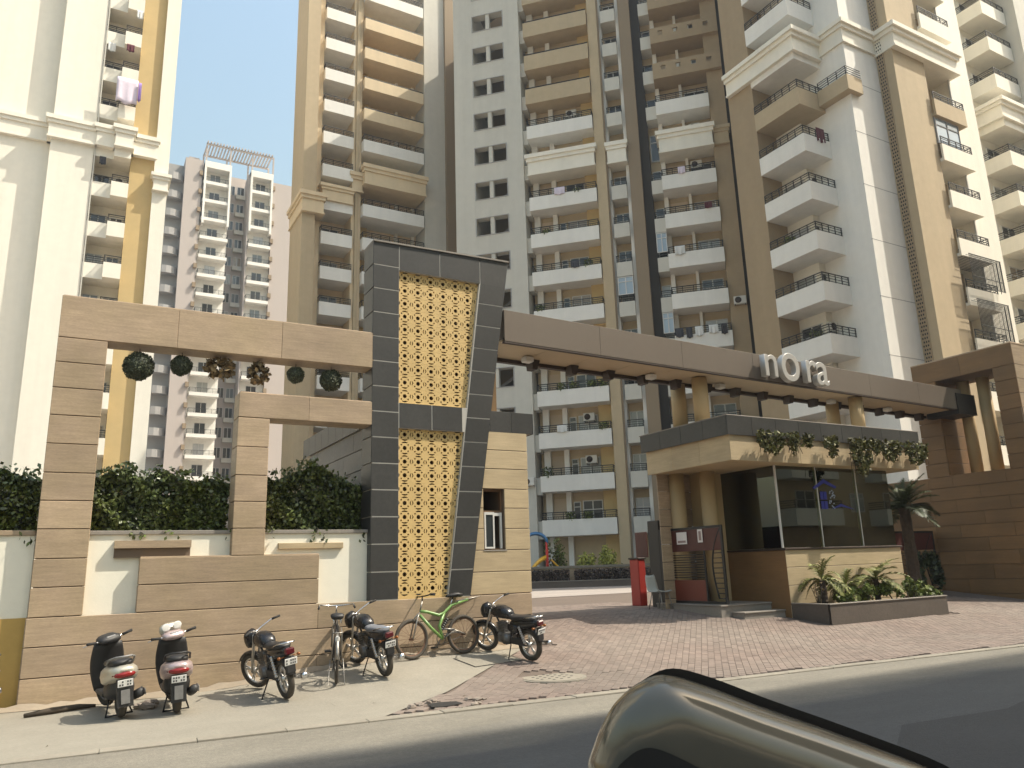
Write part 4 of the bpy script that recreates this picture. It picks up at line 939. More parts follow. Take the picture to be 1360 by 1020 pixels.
for y in (24, 24.6, 25.2, 25.9): b.box(36.22-ox, 36.26-ox, y-oy, y+.04-oy, 28.45-oz_, 29-oz_)
b.build('railing', 'iron', TE, w=False)
zb_ = [z-oz_-.1 for z in zs if not 30 < z < 33]
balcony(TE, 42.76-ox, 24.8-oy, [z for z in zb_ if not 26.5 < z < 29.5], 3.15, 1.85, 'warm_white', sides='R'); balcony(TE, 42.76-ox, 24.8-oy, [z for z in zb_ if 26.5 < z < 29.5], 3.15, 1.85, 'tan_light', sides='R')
window(TE, 43.2-ox, 24.8-oy, [z-oz_ for z in zs], 1.6, 2.2)
window(TE, 42.8-ox, 23.2-oy, [24.4-oz_+.95], 2.4, 1.75, pm='pane_blue', name='glazed_screen', fm='block_grey')
for z, hgt in ((12.3, 2.2), (15.3, 1.9)):
    b = MB(); z = z-oz_+.9
    for i in range(26): x = 42.8-ox+i*3.1/25; b.box(x, x+.025, -.62, -.595, z, z+hgt)
    for i in range(9): y = -.6+i*.2; b.box(3.1+42.8-ox, 3.125+42.8-ox, y, y+.025, z, z+hgt); 
    for q in (0, hgt*.3, hgt): b.box(42.8-ox, 3.13+42.8-ox, -.63, -.59, z+q, z+q+.03)
    for i in range(12): y = -.6+i*.15; b.box(42.8-ox, 3.12+42.8-ox, y, y+.02, z+hgt, z+hgt+.02)
    b.build('window_cage', 'iron', TE, w=False)
z3 = [z-oz_ for z in zs if not 30 < z < 33]
balcony(TE, 53.6-ox, 26.2-oy, z3, 3.1, 1.8, 'warm_white', sides='L'); window(TE, 54.2-ox, 26.2-oy, [z-oz_ for z in zs], 1.7, 2.2); balcony(TE, 53.6-ox, 26.2-oy, [zz_-oz_], 3.1, 1.8, 'warm_white', sides='L', rail=False)
cornice(TE, 53.4-ox, 56.8-ox, 24.3-oy, 27-oy, 30.9-oz_, 1.35, 'warm_white', .28); window(TE, 50.3-ox, 26.2-oy, [z-oz_+1 for z in zs], .9, 1.2)
# block across the road behind the camera: shades the road, mirrored in the gatehouse glass
TF = thing('apartment_block', 'cream apartment block across the road with white balconies', 'building', (46, -8.3, 0))
mass(TF, 'wall', 'tan_light', (-27, 30, -16, -.3, 0, 46.5)); mass(TF, 'plinth_wall', 'stone', (-27.2, 30.2, -16.1, -.1, 0, 3.6)); mass(TF, 'parapet', 'warm_white', (-27.3, 30.3, -16.3, -.05, 46.5, 47.6))
for x in range(-24, 28, 9): balcony(TF, x+4, -.3, [z for z in FL(.8, 3, 44)], 4.5, 1.4, 'white_paint', rot=pi); window(TF, x+3, -.3, FL(.8, 3, 44), 1.8, 2.2, rot=pi); window(TF, x+8, -.3, [z+.8 for z in FL(.8, 3, 44)], 1.4, 1.3, rot=pi)
# small things on the towers
def dpt(p, q): return Vector(p)+Vector(q)
cD, sD = cos(radians(-45)), sin(radians(-45))
def DW(x, y, z): return (29.0+x*cD-y*sD, 44.1+x*sD+y*cD, z+.45)
zs = [z-.45 for z in FL(.75, 3, 57)]
def acD(x, k, y=1.28, dz=1.75, lab='white window air conditioner over a balcony door of the angled shaded tower'): p = DW(x, y, zs[k]+dz); ac_unit(lab, None, p[0], p[1], p[2], radians(-45), 'air conditioners on the angled tower')
for x, k in ((1.7, 1), (1.7, 2), (1.6, 10), (10.6, 8), (10.7, 9)): acD(x, k)
p = DW(-2.6, .28, zs[1]+.35); ac_unit('small outdoor air conditioner on the pale stairwell wall', None, p[0], p[1], p[2], radians(-45), None)
p = DW(12.6, .22, zs[5]-.3); ac_unit('outdoor air conditioner on the tan wall strip of angled tower', None, p[0], p[1], p[2], radians(-45), None)
for k in (3, 4, 7): ac_unit('outdoor air conditioner inside a corner tower wraparound balcony', None, 36.5, 27.4, .4+3*k+1.6+.0, 0, 'air conditioners on corner tower')
for k in (9, 12): ac_unit('air conditioner in the stepped balcony of bright cream tower', None, .75, 57.68, .65+3*k+1.6, 0, 'air conditioners on bright tower')
def cloth(name, label, P, u, h, m, cat='laundry', rows=6, cols=8):
    b = MB(); vs = []; u = Vector(u); nrm = u.cross(Vector((0, 0, 1))).normalized(); f_ = []
    for i in range(cols+1):
        for j in range(rows+1):
            q = i/cols; r = j/rows; v = Vector(P)+u*q-Vector((0, 0, h*r*(1-.06*sin(q*9))))+nrm*.07*sin(q*13)*r; vs.append(v)
    for i in range(cols):
        for j in range(rows): a = i*(rows+1)+j; f_.append((a, a+1, a+rows+2, a+rows+1))
    b.add(vs, f_, True); o = b.build(name, m, recalc=False)
    md = o.modifiers.new('thickness', 'SOLIDIFY'); md.thickness = .012
    return tag(o, label, cat)
cloth('bedsheet', 'large pale lilac bedsheet drying over bright tower balcony', (-.1, 55.12, 36.5), (1.35, 0, 0), 2.0, 'cloth_lilac')
cloth('blanket', 'narrow violet blanket drying beside the lilac bedsheet', (1.27, 55.0, 36.3), (.2, 0, 0), 1.5, 'cloth_violet')
cloth('cloth', 'wine red cloth hung on corner tower balcony rail', (35.6, 25.97, 26.0), (.7, 0, 0), .9, 'cloth_wine')
for i, (x, z, wd, h_, m_, lab) in enumerate(((-.9, 39.6, .5, .7, 'cloth_white', 'white towel on the bright tower rail above the lilac bedsheet'), (.3, 39.5, .5, .6, 'cloth_wine', 'wine red towel on the bright tower rail above the lilac bedsheet'), (.75, 42.5, .4, .7, 'cloth_white', 'white shirt on a high rail of the bright tower'), (-.7, 30.5, .4, .6, 'cloth_dark', 'dark trousers on bright tower rail under the cornice'))):
    cloth('laundry', lab, (x, 55.98 if x < 0 else 55.44, z), (wd, 0, 0), h_, m_)
for i, (x, wd, m_) in enumerate(((8.2, .5, 'cloth_dark'), (8.9, .4, 'cloth_dark'), (9.5, .5, 'cloth_white'), (10.4, .6, 'cloth_white'), (11.2, .4, 'cloth_dark'))):
    P = DW(x, -.18, zs[4]+1.4); q = DW(x+wd, -.18, zs[4]+1.4)
    cloth('laundry', ['dark', 'dark', 'white', 'white', 'dark'][i]+' washing hung on a balcony rail of angled tower', P, Vector(q)-Vector(P), R.uniform(.5, .8), m_)['group'] = 'washing on angled tower balcony'
def potted(x, y, z, label, n_=160, h=.6, grp='potted plants on the tower balconies'):
    t = thing('potted_plant', label, 'potted plant', (x, y, z), group=grp); MB().tube([(x, y, z), (x, y, z+.28)], [.13, .17], 10).build('pot', 'pot', t); b = MB()
    for i in range(n_): a = R.random()*6.28; r_ = R.random()**.5*.36; b.leaf((x+r_*cos(a), y+r_*sin(a), z+.28+R.random()*h), .11)
    o = b.build('foliage', 'leaf_bright', t, recalc=False, tint=True); o['kind'] = 'stuff'
for k, xs in ((0, (.2, 1.4)), (2, (2.8,)), (3, (.0, .9, 2.1, 2.9)), (5, (-1.3,))):
    for x in xs: p = DW(x, .28, zs[k]+.55); potted(*p, 'leafy potted plant behind a white balcony rail of the angled tower')
for k, x in ((1, -1.2), (4, .6), (6, 2.4), (7, -.6), (8, 1.9)):
    p = DW(x, .28, zs[k]+.55); potted(*p, 'leafy potted plant behind a white balcony rail of the angled tower', R.randint(60, 200), R.uniform(.3, .8))
for k, x, wd, m_ in ((2, 9.0, .6, 'cloth_white'), (3, 10.6, .5, 'cloth_violet'), (6, 8.6, .7, 'cloth_white'), (7, 10.9, .5, 'cloth_wine'), (8, 9.3, .5, 'cloth_lilac')):
    P = DW(x, -.18, zs[k]+1.38); q = DW(x+wd, -.18, zs[k]+1.38); nm_ = {'cloth_white': 'white', 'cloth_violet': 'violet', 'cloth_wine': 'wine red', 'cloth_lilac': 'lilac'}[m_]
    cloth('laundry', nm_+' cloth drying on a wide balcony rail of the angled tower', P, Vector(q)-Vector(P), R.uniform(.4, .8), m_)['group'] = 'drying cloths on the angled tower'
for k, x, wd, m_ in ((2, -.4, .7, 'cloth_white'), (6, 1.2, .6, 'cloth_dark'), (8, .2, .8, 'cloth_lilac'), (4, 2.2, .5, 'cloth_wine')):
    P = DW(x, -.06, zs[k]+1.38); q = DW(x+wd, -.06, zs[k]+1.38)
    cloth('laundry', {'cloth_white': 'white', 'cloth_dark': 'dark', 'cloth_wine': 'wine red', 'cloth_lilac': 'lilac'}[m_]+' cloth drying on a balcony rail beside the pale stairwell wall', P, Vector(q)-Vector(P), R.uniform(.4, .8), m_)['group'] = 'drying cloths beside the stairwell'
for k in (4, 6): potted(34.95, 27.2+.5*(k-4), .4+3*k+.6, 'leafy potted plant in a wraparound balcony of the corner tower', grp='potted plants on the corner tower')
# ------------------------------------------------------------------ two-wheelers (local: +x forwards, +y left, rear wheel contact at the origin)
def tube_obj(par, name, m, paths, r, n=8):
    b = MB()
    for p in paths: b.tube(p, r, n)
    return b.build(name, m, par, w=False)
def steer(b, pivot, ang, tilt):
    ax = Vector((-sin(tilt), 0, cos(tilt)))
    M = Matrix.Translation(pivot) @ Matrix.Rotation(ang, 4, ax) @ Matrix.Translation(-Vector(pivot)); return b.xf(M)
def wheel(par, x, r, tr, spokes=5, tyre='rubber', rim='alloy', st=None, wire=False, n=30):
    t = MB().torus((x, 0, r), r-tr, tr, n, 8, 1.05); rm = MB().torus((x, 0, r), r-tr*1.9, tr*.42, n, 6, 1.4 if not wire else 1.0)
    hub = [(x, -.05, r), (x, .05, r)]; rm.tube(hub, .045 if not wire else .022, 10)
    if wire:
        for i in range(18): a = 2*pi*i/18; s = .03*(-1)**i; rm.tube([(x+.02*cos(a+1.3), s, r+.02*sin(a+1.3)), (x+(r-tr*1.7)*cos(a), 0, r+(r-tr*1.7)*sin(a))], .0028, 3)
    else:
        for i in range(spokes):
            a = 2*pi*i/spokes+.3
            for da in (-.13, .13): rm.tube([(x+.04*cos(a), 0, r+.04*sin(a)), (x+(r-tr*1.9)*cos(a+da), 0, r+(r-tr*1.9)*sin(a+da))], [.018, .012], 6)
    if st: t = steer(t, *st); rm = steer(rm, *st)
    o = t.build('wheel', tyre, par, w=False); rm.build('rim', rim, o, w=False); return o
def fender(par, x, r, a0, a1, wd, m, st=None, name='mudguard', n=12, t=.006):
    b = MB(); rings = []
    for i in range(n+1):
        a = radians(a0+(a1-a0)*i/n); c, s = cos(a), sin(a)
        rings.append([(x+(r+d)*c, y, r_+(r+d)*s) for r_ in (par['wr'],) for (y, d) in ((-wd, -.03), (-wd*.6, .0), (0, .008), (wd*.6, 0), (wd, -.03), (wd*.6, -t), (0, .008-t), (-wd*.6, -t))])
    b.loft(rings)
    if st: steer(b, *st)
    return b.build(name, m, par, w=False)
def plate(par, p, wd, ht, tilt):
    b = MB().cbox(-.004, .004, -wd/2, wd/2, -ht/2, ht/2, .002); M = Matrix.Translation(p) @ Matrix.Rotation(tilt, 4, 'Y'); o = b.xf(M).build('number_plate', 'plate', par, w=False)
    k = MB()
    for r_ in (-.22, .2):
        for i in range(5):
            if R.random() < .8: y = -wd*.38+i*wd*.17; k.box(-.0062, -.0042, y, y+wd*.10, ht*r_-ht*.12, ht*r_+ht*.13)
    k.xf(M).build('lettering', 'plate_ink', o, w=False)
def motorcycle(label, rear, front, paint, seat, lean, st_ang, tyre='tyre_dusty', wheelm='alloy'):
    h = atan2(front[1]-rear[1], front[0]-rear[0]); z = zg(*rear)+.01; zf = zg(*front)+.01
    t = thing('motorcycle', label, 'motorcycle', (rear[0], rear[1], z), (-lean, -atan2(zf-z, 1.27), h), 'motorcycles parked at the wall'); t['wr'] = .3; t.scale = (.88, .88, .88)
    WB = 1.26; piv = Vector((1.0, 0, .80)); tl = radians(26); st = (piv, st_ang, tl)
    wheel(t, 0, .30, .05, 5, tyre, wheelm); wheel(t, WB, .30, .045, 5, tyre, wheelm, st)
    fender(t, 0, .335, 20, 165, .07, 'black_plastic'); fender(t, WB, .33, 30, 175, .06, paint, st)
    f = MB()
    for s in (-.07, .07): f.tube([(WB, s, .30), (1.06, s, .72), (.97, s, .92)], .022, 8)
    steer(f, *st).build('fork', 'alloy', t, w=False)
    hb = MB(); hb.tube([(.80, .36, 1.03), (.84, .24, 1.04), (.95, .10, .98), (.97, 0, .95), (.95, -.10, .98), (.84, -.24, 1.04), (.80, -.36, 1.03)], .011, 6)
    steer(hb, *st).build('handlebar', 'chrome', t, w=False)
    for s in (-1, 1):
        steer(MB().tube([(.79, s*.39, 1.03), (.83, s*.25, 1.04)], .019, 8), *st).build('grip', 'rubber', t, w=False)
    hd = MB().loft([sec(1.02, .86, .08, .10), sec(1.10, .85, .115, .15), sec(1.18, .83, .11, .14), sec(1.23, .82, .07, .09)]); hd = steer(hd, *st).build('headlight_cowl', paint, t, w=False)
    steer(MB().ball((1.205, 0, .82), .085, 12, 8, (.45, 1.05, .9)), *st).build('headlight', 'chrome', hd, w=False)
    MB().loft([sec(.44, .78, .08, .06), sec(.52, .82, .12, .10), sec(.70, .84, .145, .125), sec(.86, .84, .13, .115), sec(.96, .82, .07, .07)]).build('fuel_tank', paint, t, w=False)
    MB().loft([sec(-.20, .80, .07, .03), sec(-.12, .80, .11, .045), sec(.1, .79, .13, .05), sec(.30, .765, .135, .05), sec(.48, .775, .09, .045), sec(.56, .80, .05, .03)]).build('seat', seat, t, w=False)
    MB().loft([sec(-.30, .74, .05, .05), sec(-.2, .72, .09, .075), sec(.05, .68, .115, .10), sec(.30, .64, .12, .12), sec(.42, .62, .10, .10)]).build('tail_cowl', paint, t, w=False)
    tlx = MB().cbox(-.345, -.285, -.075, .075, .69, .79, .02).build('tail_light', 'maroon_lens', t, w=False)
    plate(t, (-.335, 0, .59), .19, .105, radians(-14)); MB().cbox(-.32, -.26, -.07, .07, .42, .66, .01).build('plate_holder', 'black_plastic', t, w=False)
    for s in (-1, 1):
        i_ = MB(); i_.tube([(-.26, s*.05, .66), (-.27, s*.13, .66)], .008, 6); i_.ball((-.27, s*.155, .66), .032, 8, 6, (1.1, .9, .8)); i_.build('indicator', 'amber', t, w=False)
    rk = MB(); rk.tube([(.02, .13, .80), (-.18, .13, .85), (-.33, .09, .87), (-.36, 0, .87), (-.33, -.09, .87), (-.18, -.13, .85), (.02, -.13, .80)], .011, 6); rk.tube([(-.25, .11, .86), (-.25, -.11, .86)], .009, 6); rk.build('grab_rail', 'chrome', t, w=False)
    e = MB(); e.cbox(.42, .80, -.12, .12, .26, .46, .04); e.cbox(.62, .80, -.07, .07, .44, .66, .02)
    for i in range(6): e.box(.60, .83, -.09, .09, .47+i*.03, .482+i*.03)
    e.tube([(.55, -.15, .36), (.55, .15, .36)], .095, 14); e.build('engine', 'engine_metal', t, w=False)
    tube_obj(t, 'frame', 'black_paint', [[(.98, 0, .86), (.82, 0, .62), (.74, 0, .30), (.45, 0, .26)], [(.98, 0, .82), (.5, 0, .74), (.2, 0, .70)], [(.42, .09, .33), (0, .10, .30)], [(.42, -.09, .33), (0, -.10, .30)], [(.45, .09, .28), (.35, .1, .62)], [(.45, -.09, .28), (.35, -.1, .62)]], .019)
    for s in (-1, 1):
        sp = MB()
        pts = [Vector((.02, s*.115, .34)).lerp(Vector((.16, s*.115, .64)), i/16) for i in range(17)]; sp.tube(pts, [.030 if i % 2 else .020 for i in range(17)], 8, smooth=False); sp.build('shock_absorber', 'alloy', t, w=False)
    ex = MB(); ex.tube([(.72, -.06, .48), (.80, -.13, .34), (.68, -.16, .22), (.3, -.17, .24), (.12, -.175, .27)], .020, 8); ex.tube([(.14, -.175, .265), (.08, -.175, .28), (-.34, -.18, .34), (-.37, -.18, .345)], [.026, .045, .052, .035], 12); ex.build('exhaust', 'chrome', t, w=False)
    tube_obj(t, 'side_stand', 'black_paint', [[(.42, .1, .27), (.36, .22+lean*.2, -.01+lean*.22), (.30, .24+lean*.2, -.005+lean*.24)]], .011)
    tube_obj(t, 'footrest', 'black_paint', [[(.40, .1, .3), (.40, .24, .31)], [(.40, -.1, .3), (.40, -.24, .31)], [(.2, -.1, .33), (.2, -.22, .34)]], .012)
    MB().cbox(.02, .42, .10, .125, .29, .42, .01).build('chain_case', 'black_plastic', t, w=False)
    for s in (-1, 1): MB().loft([sec(.18, .58, .02, .06, yc=s*.125), sec(.30, .57, .025, .10, yc=s*.125), sec(.44, .60, .02, .06, yc=s*.12)]).build('side_panel', paint, t, w=False)
    return t
motorcycle('black motorcycle with maroon tail light beside the rear view bicycle', (2.68, 11.08), (2.50, 12.3), 'black_paint', 'seat_vinyl', .17, .45)
motorcycle('motorcycle with grey seat cover parked between the two bicycles', (4.26, 11.62), (4.14, 12.85), 'black_paint', 'seat_cover', .16, .45)
motorcycle('black motorcycle at the guard room corner beside the driveway pavers', (6.80, 11.62), (6.50, 12.78), 'black_paint', 'seat_vinyl', .15, .35)
def scooter(label, rear, head, body, lean=.12, shield=False, grp='scooters parked at the wall', tail='plate'):
    t = thing('scooter', label, 'scooter', (rear[0], rear[1], zg(*rear)+.008), (-lean, 0, head), grp); t['wr'] = .22; t.scale = (.89, .89, .89)
    piv = Vector((1.02, 0, .75)); tl = radians(24); st = (piv, .35, tl); WB = 1.24
    wheel(t, 0, .22, .05, 5, 'tyre_dusty', 'engine_metal'); wheel(t, WB, .22, .048, 5, 'tyre_dusty', 'engine_metal', st)
    MB().loft([sec(-.37, .64, .08, .045), sec(-.33, .625, .14, .085), sec(-.18, .60, .20, .125), sec(.08, .57, .225, .15), sec(.30, .54, .21, .15), sec(.44, .46, .12, .14)], True).build('body_shell', body, t, w=False)
    MB().loft([sec(-.26, .74, .09, .03), sec(-.18, .74, .14, .055), sec(.08, .73, .16, .06), sec(.36, .71, .15, .055), sec(.52, .69, .09, .04)]).build('seat', 'seat_vinyl', t, w=False)
    MB().loft([sec(-.24, .44, .10, .10), sec(-.05, .40, .17, .15), sec(.25, .36, .18, .15), sec(.38, .30, .08, .07)]).build('engine_cover', 'black_plastic', t, w=False)
    MB().cbox(.40, 1.0, -.17, .17, .25, .31, .02).build('floorboard', 'black_plastic', t, w=False)
    ap = MB(); rings = []
    for q in range(9):
        f = q/8; zc = .27+.68*f; xx = .98+.10*(1-f)-.10*f+.03*sin(f*pi); wd = .17+.06*sin(f*pi*.9)
        rings.append([(xx, -wd, zc), (xx+.04, -wd*.7, zc), (xx+.07, 0, zc), (xx+.04, wd*.7, zc), (xx, wd, zc), (xx-.025, wd*.9, zc), (xx-.03, 0, zc), (xx-.025, -wd*.9, zc)])
    ap.loft(rings); ap.build('leg_shield', 'black_plastic', t, w=False)
    fr_ = MB().loft([[(x+.055, y*.82, z) for x, y, z in r_] for r_ in rings]); fr_.build('front_apron', body, t, w=False)
    fender(t, WB, .25, 25, 165, .075, body, st)
    hc = MB().loft([sec(.78, .98, .13, .045), sec(.86, 1.0, .17, .06), sec(.95, 1.0, .16, .08), sec(1.03, .98, .10, .065)]); hc = steer(hc, *st).build('handle_cowl', body if shield else 'black_plastic', t, w=False)
    steer(MB().cbox(.79, .83, -.07, .07, 1.0, 1.045, .01), *st).build('dial', 'mud_grey', hc, w=False)
    steer(MB().tube([(.84, -.32, 1.02), (.88, -.12, .99), (.88, .12, .99), (.84, .32, 1.02)], .012, 6), *st).build('handlebar', 'chrome', t, w=False)
    for s in (-1, 1):
        steer(MB().tube([(.835, s*.34, 1.025), (.865, s*.20, 1.0)], .02, 8), *st).build('grip', 'rubber', t, w=False)
        lv = MB(); lv.tube([(.86, s*.18, 1.0), (.92, s*.25, 1.0), (.91, s*.37, .99)], .006, 5); steer(lv, *st).build('brake_lever', 'chrome', t, w=False)
    if shield:
        for s in (-1, 1):
            mr = MB(); mr.tube([(.90, s*.12, 1.03), (.90, s*.13, 1.14)], .006, 5); mr.ball((.89, s*.085, 1.13), .07, 14, 8, (.12, 1.0, .85)); steer(mr, *st).build('mirror', 'frame_white', t, w=False)  # white discs, the sky's reflection put into the colour
        steer(MB().loft([sec(.93, 1.08, .15, .09), sec(.99, 1.09, .16, .10), sec(1.04, 1.06, .10, .07)]), *st).build('visor', 'scooter_silver', t, w=False)
    gr = MB(); gr.tube([(.0, .17, .72), (-.16, .16, .80), (-.30, .10, .83), (-.33, 0, .83), (-.30, -.10, .83), (-.16, -.16, .80), (0, -.17, .72)], .014, 8); gr.build('grab_rail', 'mud_grey' if not shield else 'black_plastic', t, w=False)
    MB().loft([sec(-.385, .60, .08, .03), sec(-.35, .60, .125, .042), sec(-.29, .60, .155, .05)]).build('tail_light', 'red_lens', t, w=False)
    MB().loft([sec(-.375, .655, .06, .02), sec(-.33, .665, .10, .045), sec(-.2, .67, .13, .05)]).build('tail_cover', body, t, w=False)
    plate(t, (-.362, 0, .49), .19, .095, radians(-12)); MB().prism([(-.33, .54), (-.27, .54), (-.29, .20), (-.33, .18)], -.10, .10).build('mudflap', 'black_plastic', t, w=False)
    MB().prism([(-.356, .40), (-.338, .40), (-.33, .24), (-.345, .22)], -.055, .055).build('flap_badge', 'mud_grey', t, w=False)
    ex = MB(); ex.tube([(.3, -.15, .22), (.12, -.19, .24), (.06, -.19, .25), (-.26, -.2, .32), (-.28, -.2, .325)], [.02, .03, .062, .062, .03], 12); ex.build('exhaust', 'black_plastic', t, w=False)
    MB().cbox(-.25, .02, -.275, -.255, .27, .36, .01).build('heat_shield', 'alloy', t, w=False)
    tube_obj(t, 'stand', 'black_paint', [[(.25, .1, .25), (.16, .17, .01)], [(.25, -.1, .25), (.16, -.17, .01)], [(.16, -.17, .02), (.16, .17, .02)]], .011)
    MB().tube([(1.0, -.11, .78), (1.0, -.13, .80)], .035, 12).build('hook', 'chrome', t, w=False)
    return t
scooter('silver beige scooter with red tail light standing nearest the ochre wall', (.70, 11.2), radians(97), 'scooter_silver', .10)
scooter('rose silver scooter with round mirrors and visor, between scooter and motorcycle', (1.32, 11.1), radians(88), 'scooter_rose', .06, True)
# end of another two-wheeler at the ochre wall
t = motorcycle('motorcycle of which only the tail shows beside the ochre wall base', (-.98, 12.3), (-2.2, 12.5), 'black_paint', 'seat_vinyl', .1, .3)
# bicycles
def bicycle(name, label, rear, front, r, tr, lean, fm, rim, style):
    h = atan2(front[1]-rear[1], front[0]-rear[0]); z = zg(*rear)+.006; WB = sqrt((front[0]-rear[0])**2+(front[1]-rear[1])**2)
    t = thing(name, label, 'bicycle', (rear[0], rear[1], z), (lean, -atan2(zg(*front)-zg(*rear), WB), h)); t['wr'] = r
    wheel(t, 0, r, tr, 0, 'tyre_dusty', rim, None, True, 36); wheel(t, WB, r, tr, 0, 'tyre_dusty', rim, (Vector((WB-.2, 0, .8)), .05 if style else .0, radians(20)), True, 36)
    bb = (.42, 0, .28); st_ = (.24, 0, .80); hd = (WB-.24, 0, .92); hd2 = (WB-.19, 0, .76)
    if style:      # mountain type, curved single top tube and raised rear
        mid = (WB-.55, 0, .67)
        tube_obj(t, 'frame', fm, [[hd2, (WB-.32, 0, .74), mid, (.36, 0, .70), (.20, 0, .82), (-.14, 0, .90)], [(WB-.18, 0, .70), (.62, 0, .46), bb], [(.36, 0, .70), (.47, 0, .50), bb]], .026, 10)
        tube_obj(t, 'swing_arm', 'bike_grey', [[bb, (.2, .06, .40), (0, .065, r)], [bb, (.2, -.06, .40), (0, -.065, r)], [(.43, 0, .44), (.22, .06, .42)], [(.43, 0, .44), (.22, -.06, .42)]], .014)
        sp = MB(); P = [Vector((.44, 0, .42)).lerp(Vector((.30, 0, .60)), i/12) for i in range(13)]; sp.tube(P, [.035 if i % 2 else .022 for i in range(13)], 8, smooth=False); sp.build('shock_absorber', 'black_plastic', t, w=False)
        tube_obj(t, 'carrier', 'bike_grey', [[(.12, .06, .88), (-.34, .06, .93), (-.40, 0, .935), (-.34, -.06, .93), (.12, -.06, .88)]], .008)
    else:
        tube_obj(t, 'frame', fm, [[hd, st_], [hd2, bb], [bb, st_], [bb, (0, .06, r)], [bb, (0, -.06, r)], [st_, (0, .06, r)], [st_, (0, -.06, r)]], .015)
        tube_obj(t, 'carrier', 'bike_grey', [[(.2, .06, .76), (-.30, .06, .76), (-.30, -.06, .76), (.2, -.06, .76)], [(-.2, .06, .76), (0, .07, r)], [(-.2, -.06, .76), (0, -.07, r)]], .008)
        fender(t, 0, r+.03, 10, 170, .03, 'bike_grey'); fender(t, WB, r+.03, 30, 175, .03, 'bike_grey')
    tube_obj(t, 'fork', 'bike_grey', [[(WB, .055, r), (WB-.11, .05, .66), (WB-.18, .0, .74)], [(WB, -.055, r), (WB-.11, -.05, .66), (WB-.18, 0, .74)], [hd2, hd]], .014)
    hz = 1.0
    if style: tube_obj(t, 'handlebar', 'black_paint', [[(WB-.30, .3, hz+.02), (WB-.25, .1, hz), (WB-.24, -.1, hz), (WB-.30, -.3, hz+.02)], [hd, (WB-.25, 0, hz)]], .012)
    else: tube_obj(t, 'handlebar', 'chrome', [[(WB-.50, .27, hz+.0), (WB-.32, .26, hz+.03), (WB-.22, .1, hz), (WB-.22, -.1, hz), (WB-.32, -.26, hz+.03), (WB-.50, -.27, hz)], [hd, (WB-.22, 0, hz)]], .011)
    for s in (-1, 1): MB().tube([(WB-(.52 if not style else .31), s*.27 if not style else s*.32, hz), (WB-(.42 if not style else .28), s*.265 if not style else s*.22, hz+.01)], .017, 8).build('grip', 'rubber', t, w=False)
    sx = .2 if not style else .16; sz = .93 if not style else .98
    MB().loft([sec(sx-.15, sz, .09, .035), sec(sx-.05, sz+.01, .10, .04), sec(sx+.06, sz, .05, .03), sec(sx+.14, sz-.005, .02, .02)]).build('saddle', 'seat_vinyl', t, w=False)
    tube_obj(t, 'seat_post', 'chrome', [[(.24, 0, .78), (sx-.01, 0, sz)]], .013)
    if not style:
        sp = MB()
        for s in (-1, 1): sp.tube([(sx-.12, s*.05, sz-.02), (sx-.12, s*.05, sz-.09)], .018, 8)
        sp.build('saddle_spring', 'chrome', t, w=False); MB().ball((-.22, 0, .66), .035, 10, 6, (.5, 1, 1.6)).build('reflector', 'frame_white', t, w=False)
    ck = MB(); ck.torus((bb[0], -.05, bb[2]), .085, .008, 20, 5); ck.tube([(bb[0], -.06, bb[2]), (bb[0]+.10, -.07, bb[2]-.13)], .01, 6); ck.tube([(bb[0], .06, bb[2]), (bb[0]-.10, .07, bb[2]+.13)], .01, 6); ck.build('crank', 'engine_metal', t, w=False)
    MB().cbox(bb[0]+.05, bb[0]+.15, -.17, -.08, bb[2]-.145, bb[2]-.115, .005).build('pedal', 'black_plastic', t, w=False); MB().cbox(bb[0]-.15, bb[0]-.05, .08, .17, bb[2]+.115, bb[2]+.145, .005).build('pedal', 'black_plastic', t, w=False)
    ch_ = MB(); ch_.tube([(bb[0], -.05, bb[2]+.085), (0, -.05, r+.035)], .006, 4); ch_.tube([(bb[0], -.05, bb[2]-.085), (0, -.05, r-.035)], .006, 4); ch_.build('chain', 'engine_metal', t, w=False)
    if not style: tube_obj(t, 'stand', 'bike_grey', [[(.02, .09, r), (-.12, .12, .01), (-.12, -.12, .01), (.02, -.09, r)]], .008)
    return t
bicycle('bicycle', 'grey roadster bicycle on its stand between two motorcycles', (3.50, 11.60), (3.78, 12.62), .345, .02, .0, 'black_paint', 'bike_grey', 0)
bicycle('bicycle', 'green mountain bicycle leaning on the wall below the lattice pylon', (6.06, 12.62), (5.05, 12.50), .325, .031, .09, 'bike_green', 'rust', 1)
# ------------------------------------------------------------------ street bits
mh = thing('manhole_cover', 'round concrete drain cover with holes set in the pavers', 'manhole cover', (6.5, 10.5, zg(6.5, 10.5)))
z = zg(6.5, 10.5)+.012
MB().tube([(6.5, 10.5, z-.05), (6.5, 10.5, z)], .46, 28, smooth=False).build('slab', 'kerb', mh); MB().tube([(6.5, 10.5, z-.05), (6.5, 10.5, z-.006)], .52, 28, smooth=False).build('rim', 'concrete', mh)
b = MB()
for i in range(-2, 3):
    for j in range(-2, 3):
        if abs(i)+abs(j) < 4: b.tube([(6.5+i*.13, 10.5+j*.13, z+.0005), (6.5+i*.13, 10.5+j*.13, z+.002)], .025, 8, smooth=False)
b.build('drain_hole', 'dark_room', mh)
hc = thing('hatch_cover', 'square concrete hatch flush in the pavement below the black motorcycle', 'hatch', (6.2, 12.2, zg(6.2, 12.2)))
q = [(5.7, 12.35), (5.75, 11.6), (6.75, 11.75), (6.7, 12.45)]
def onz(pts, dz): return [(x, y, zg(x, y)+dz) for x, y in pts]
b = MB(); b.add(onz(q, .004), [(0, 1, 2, 3)]); b.build('gap', 'dark_room', hc, recalc=False)
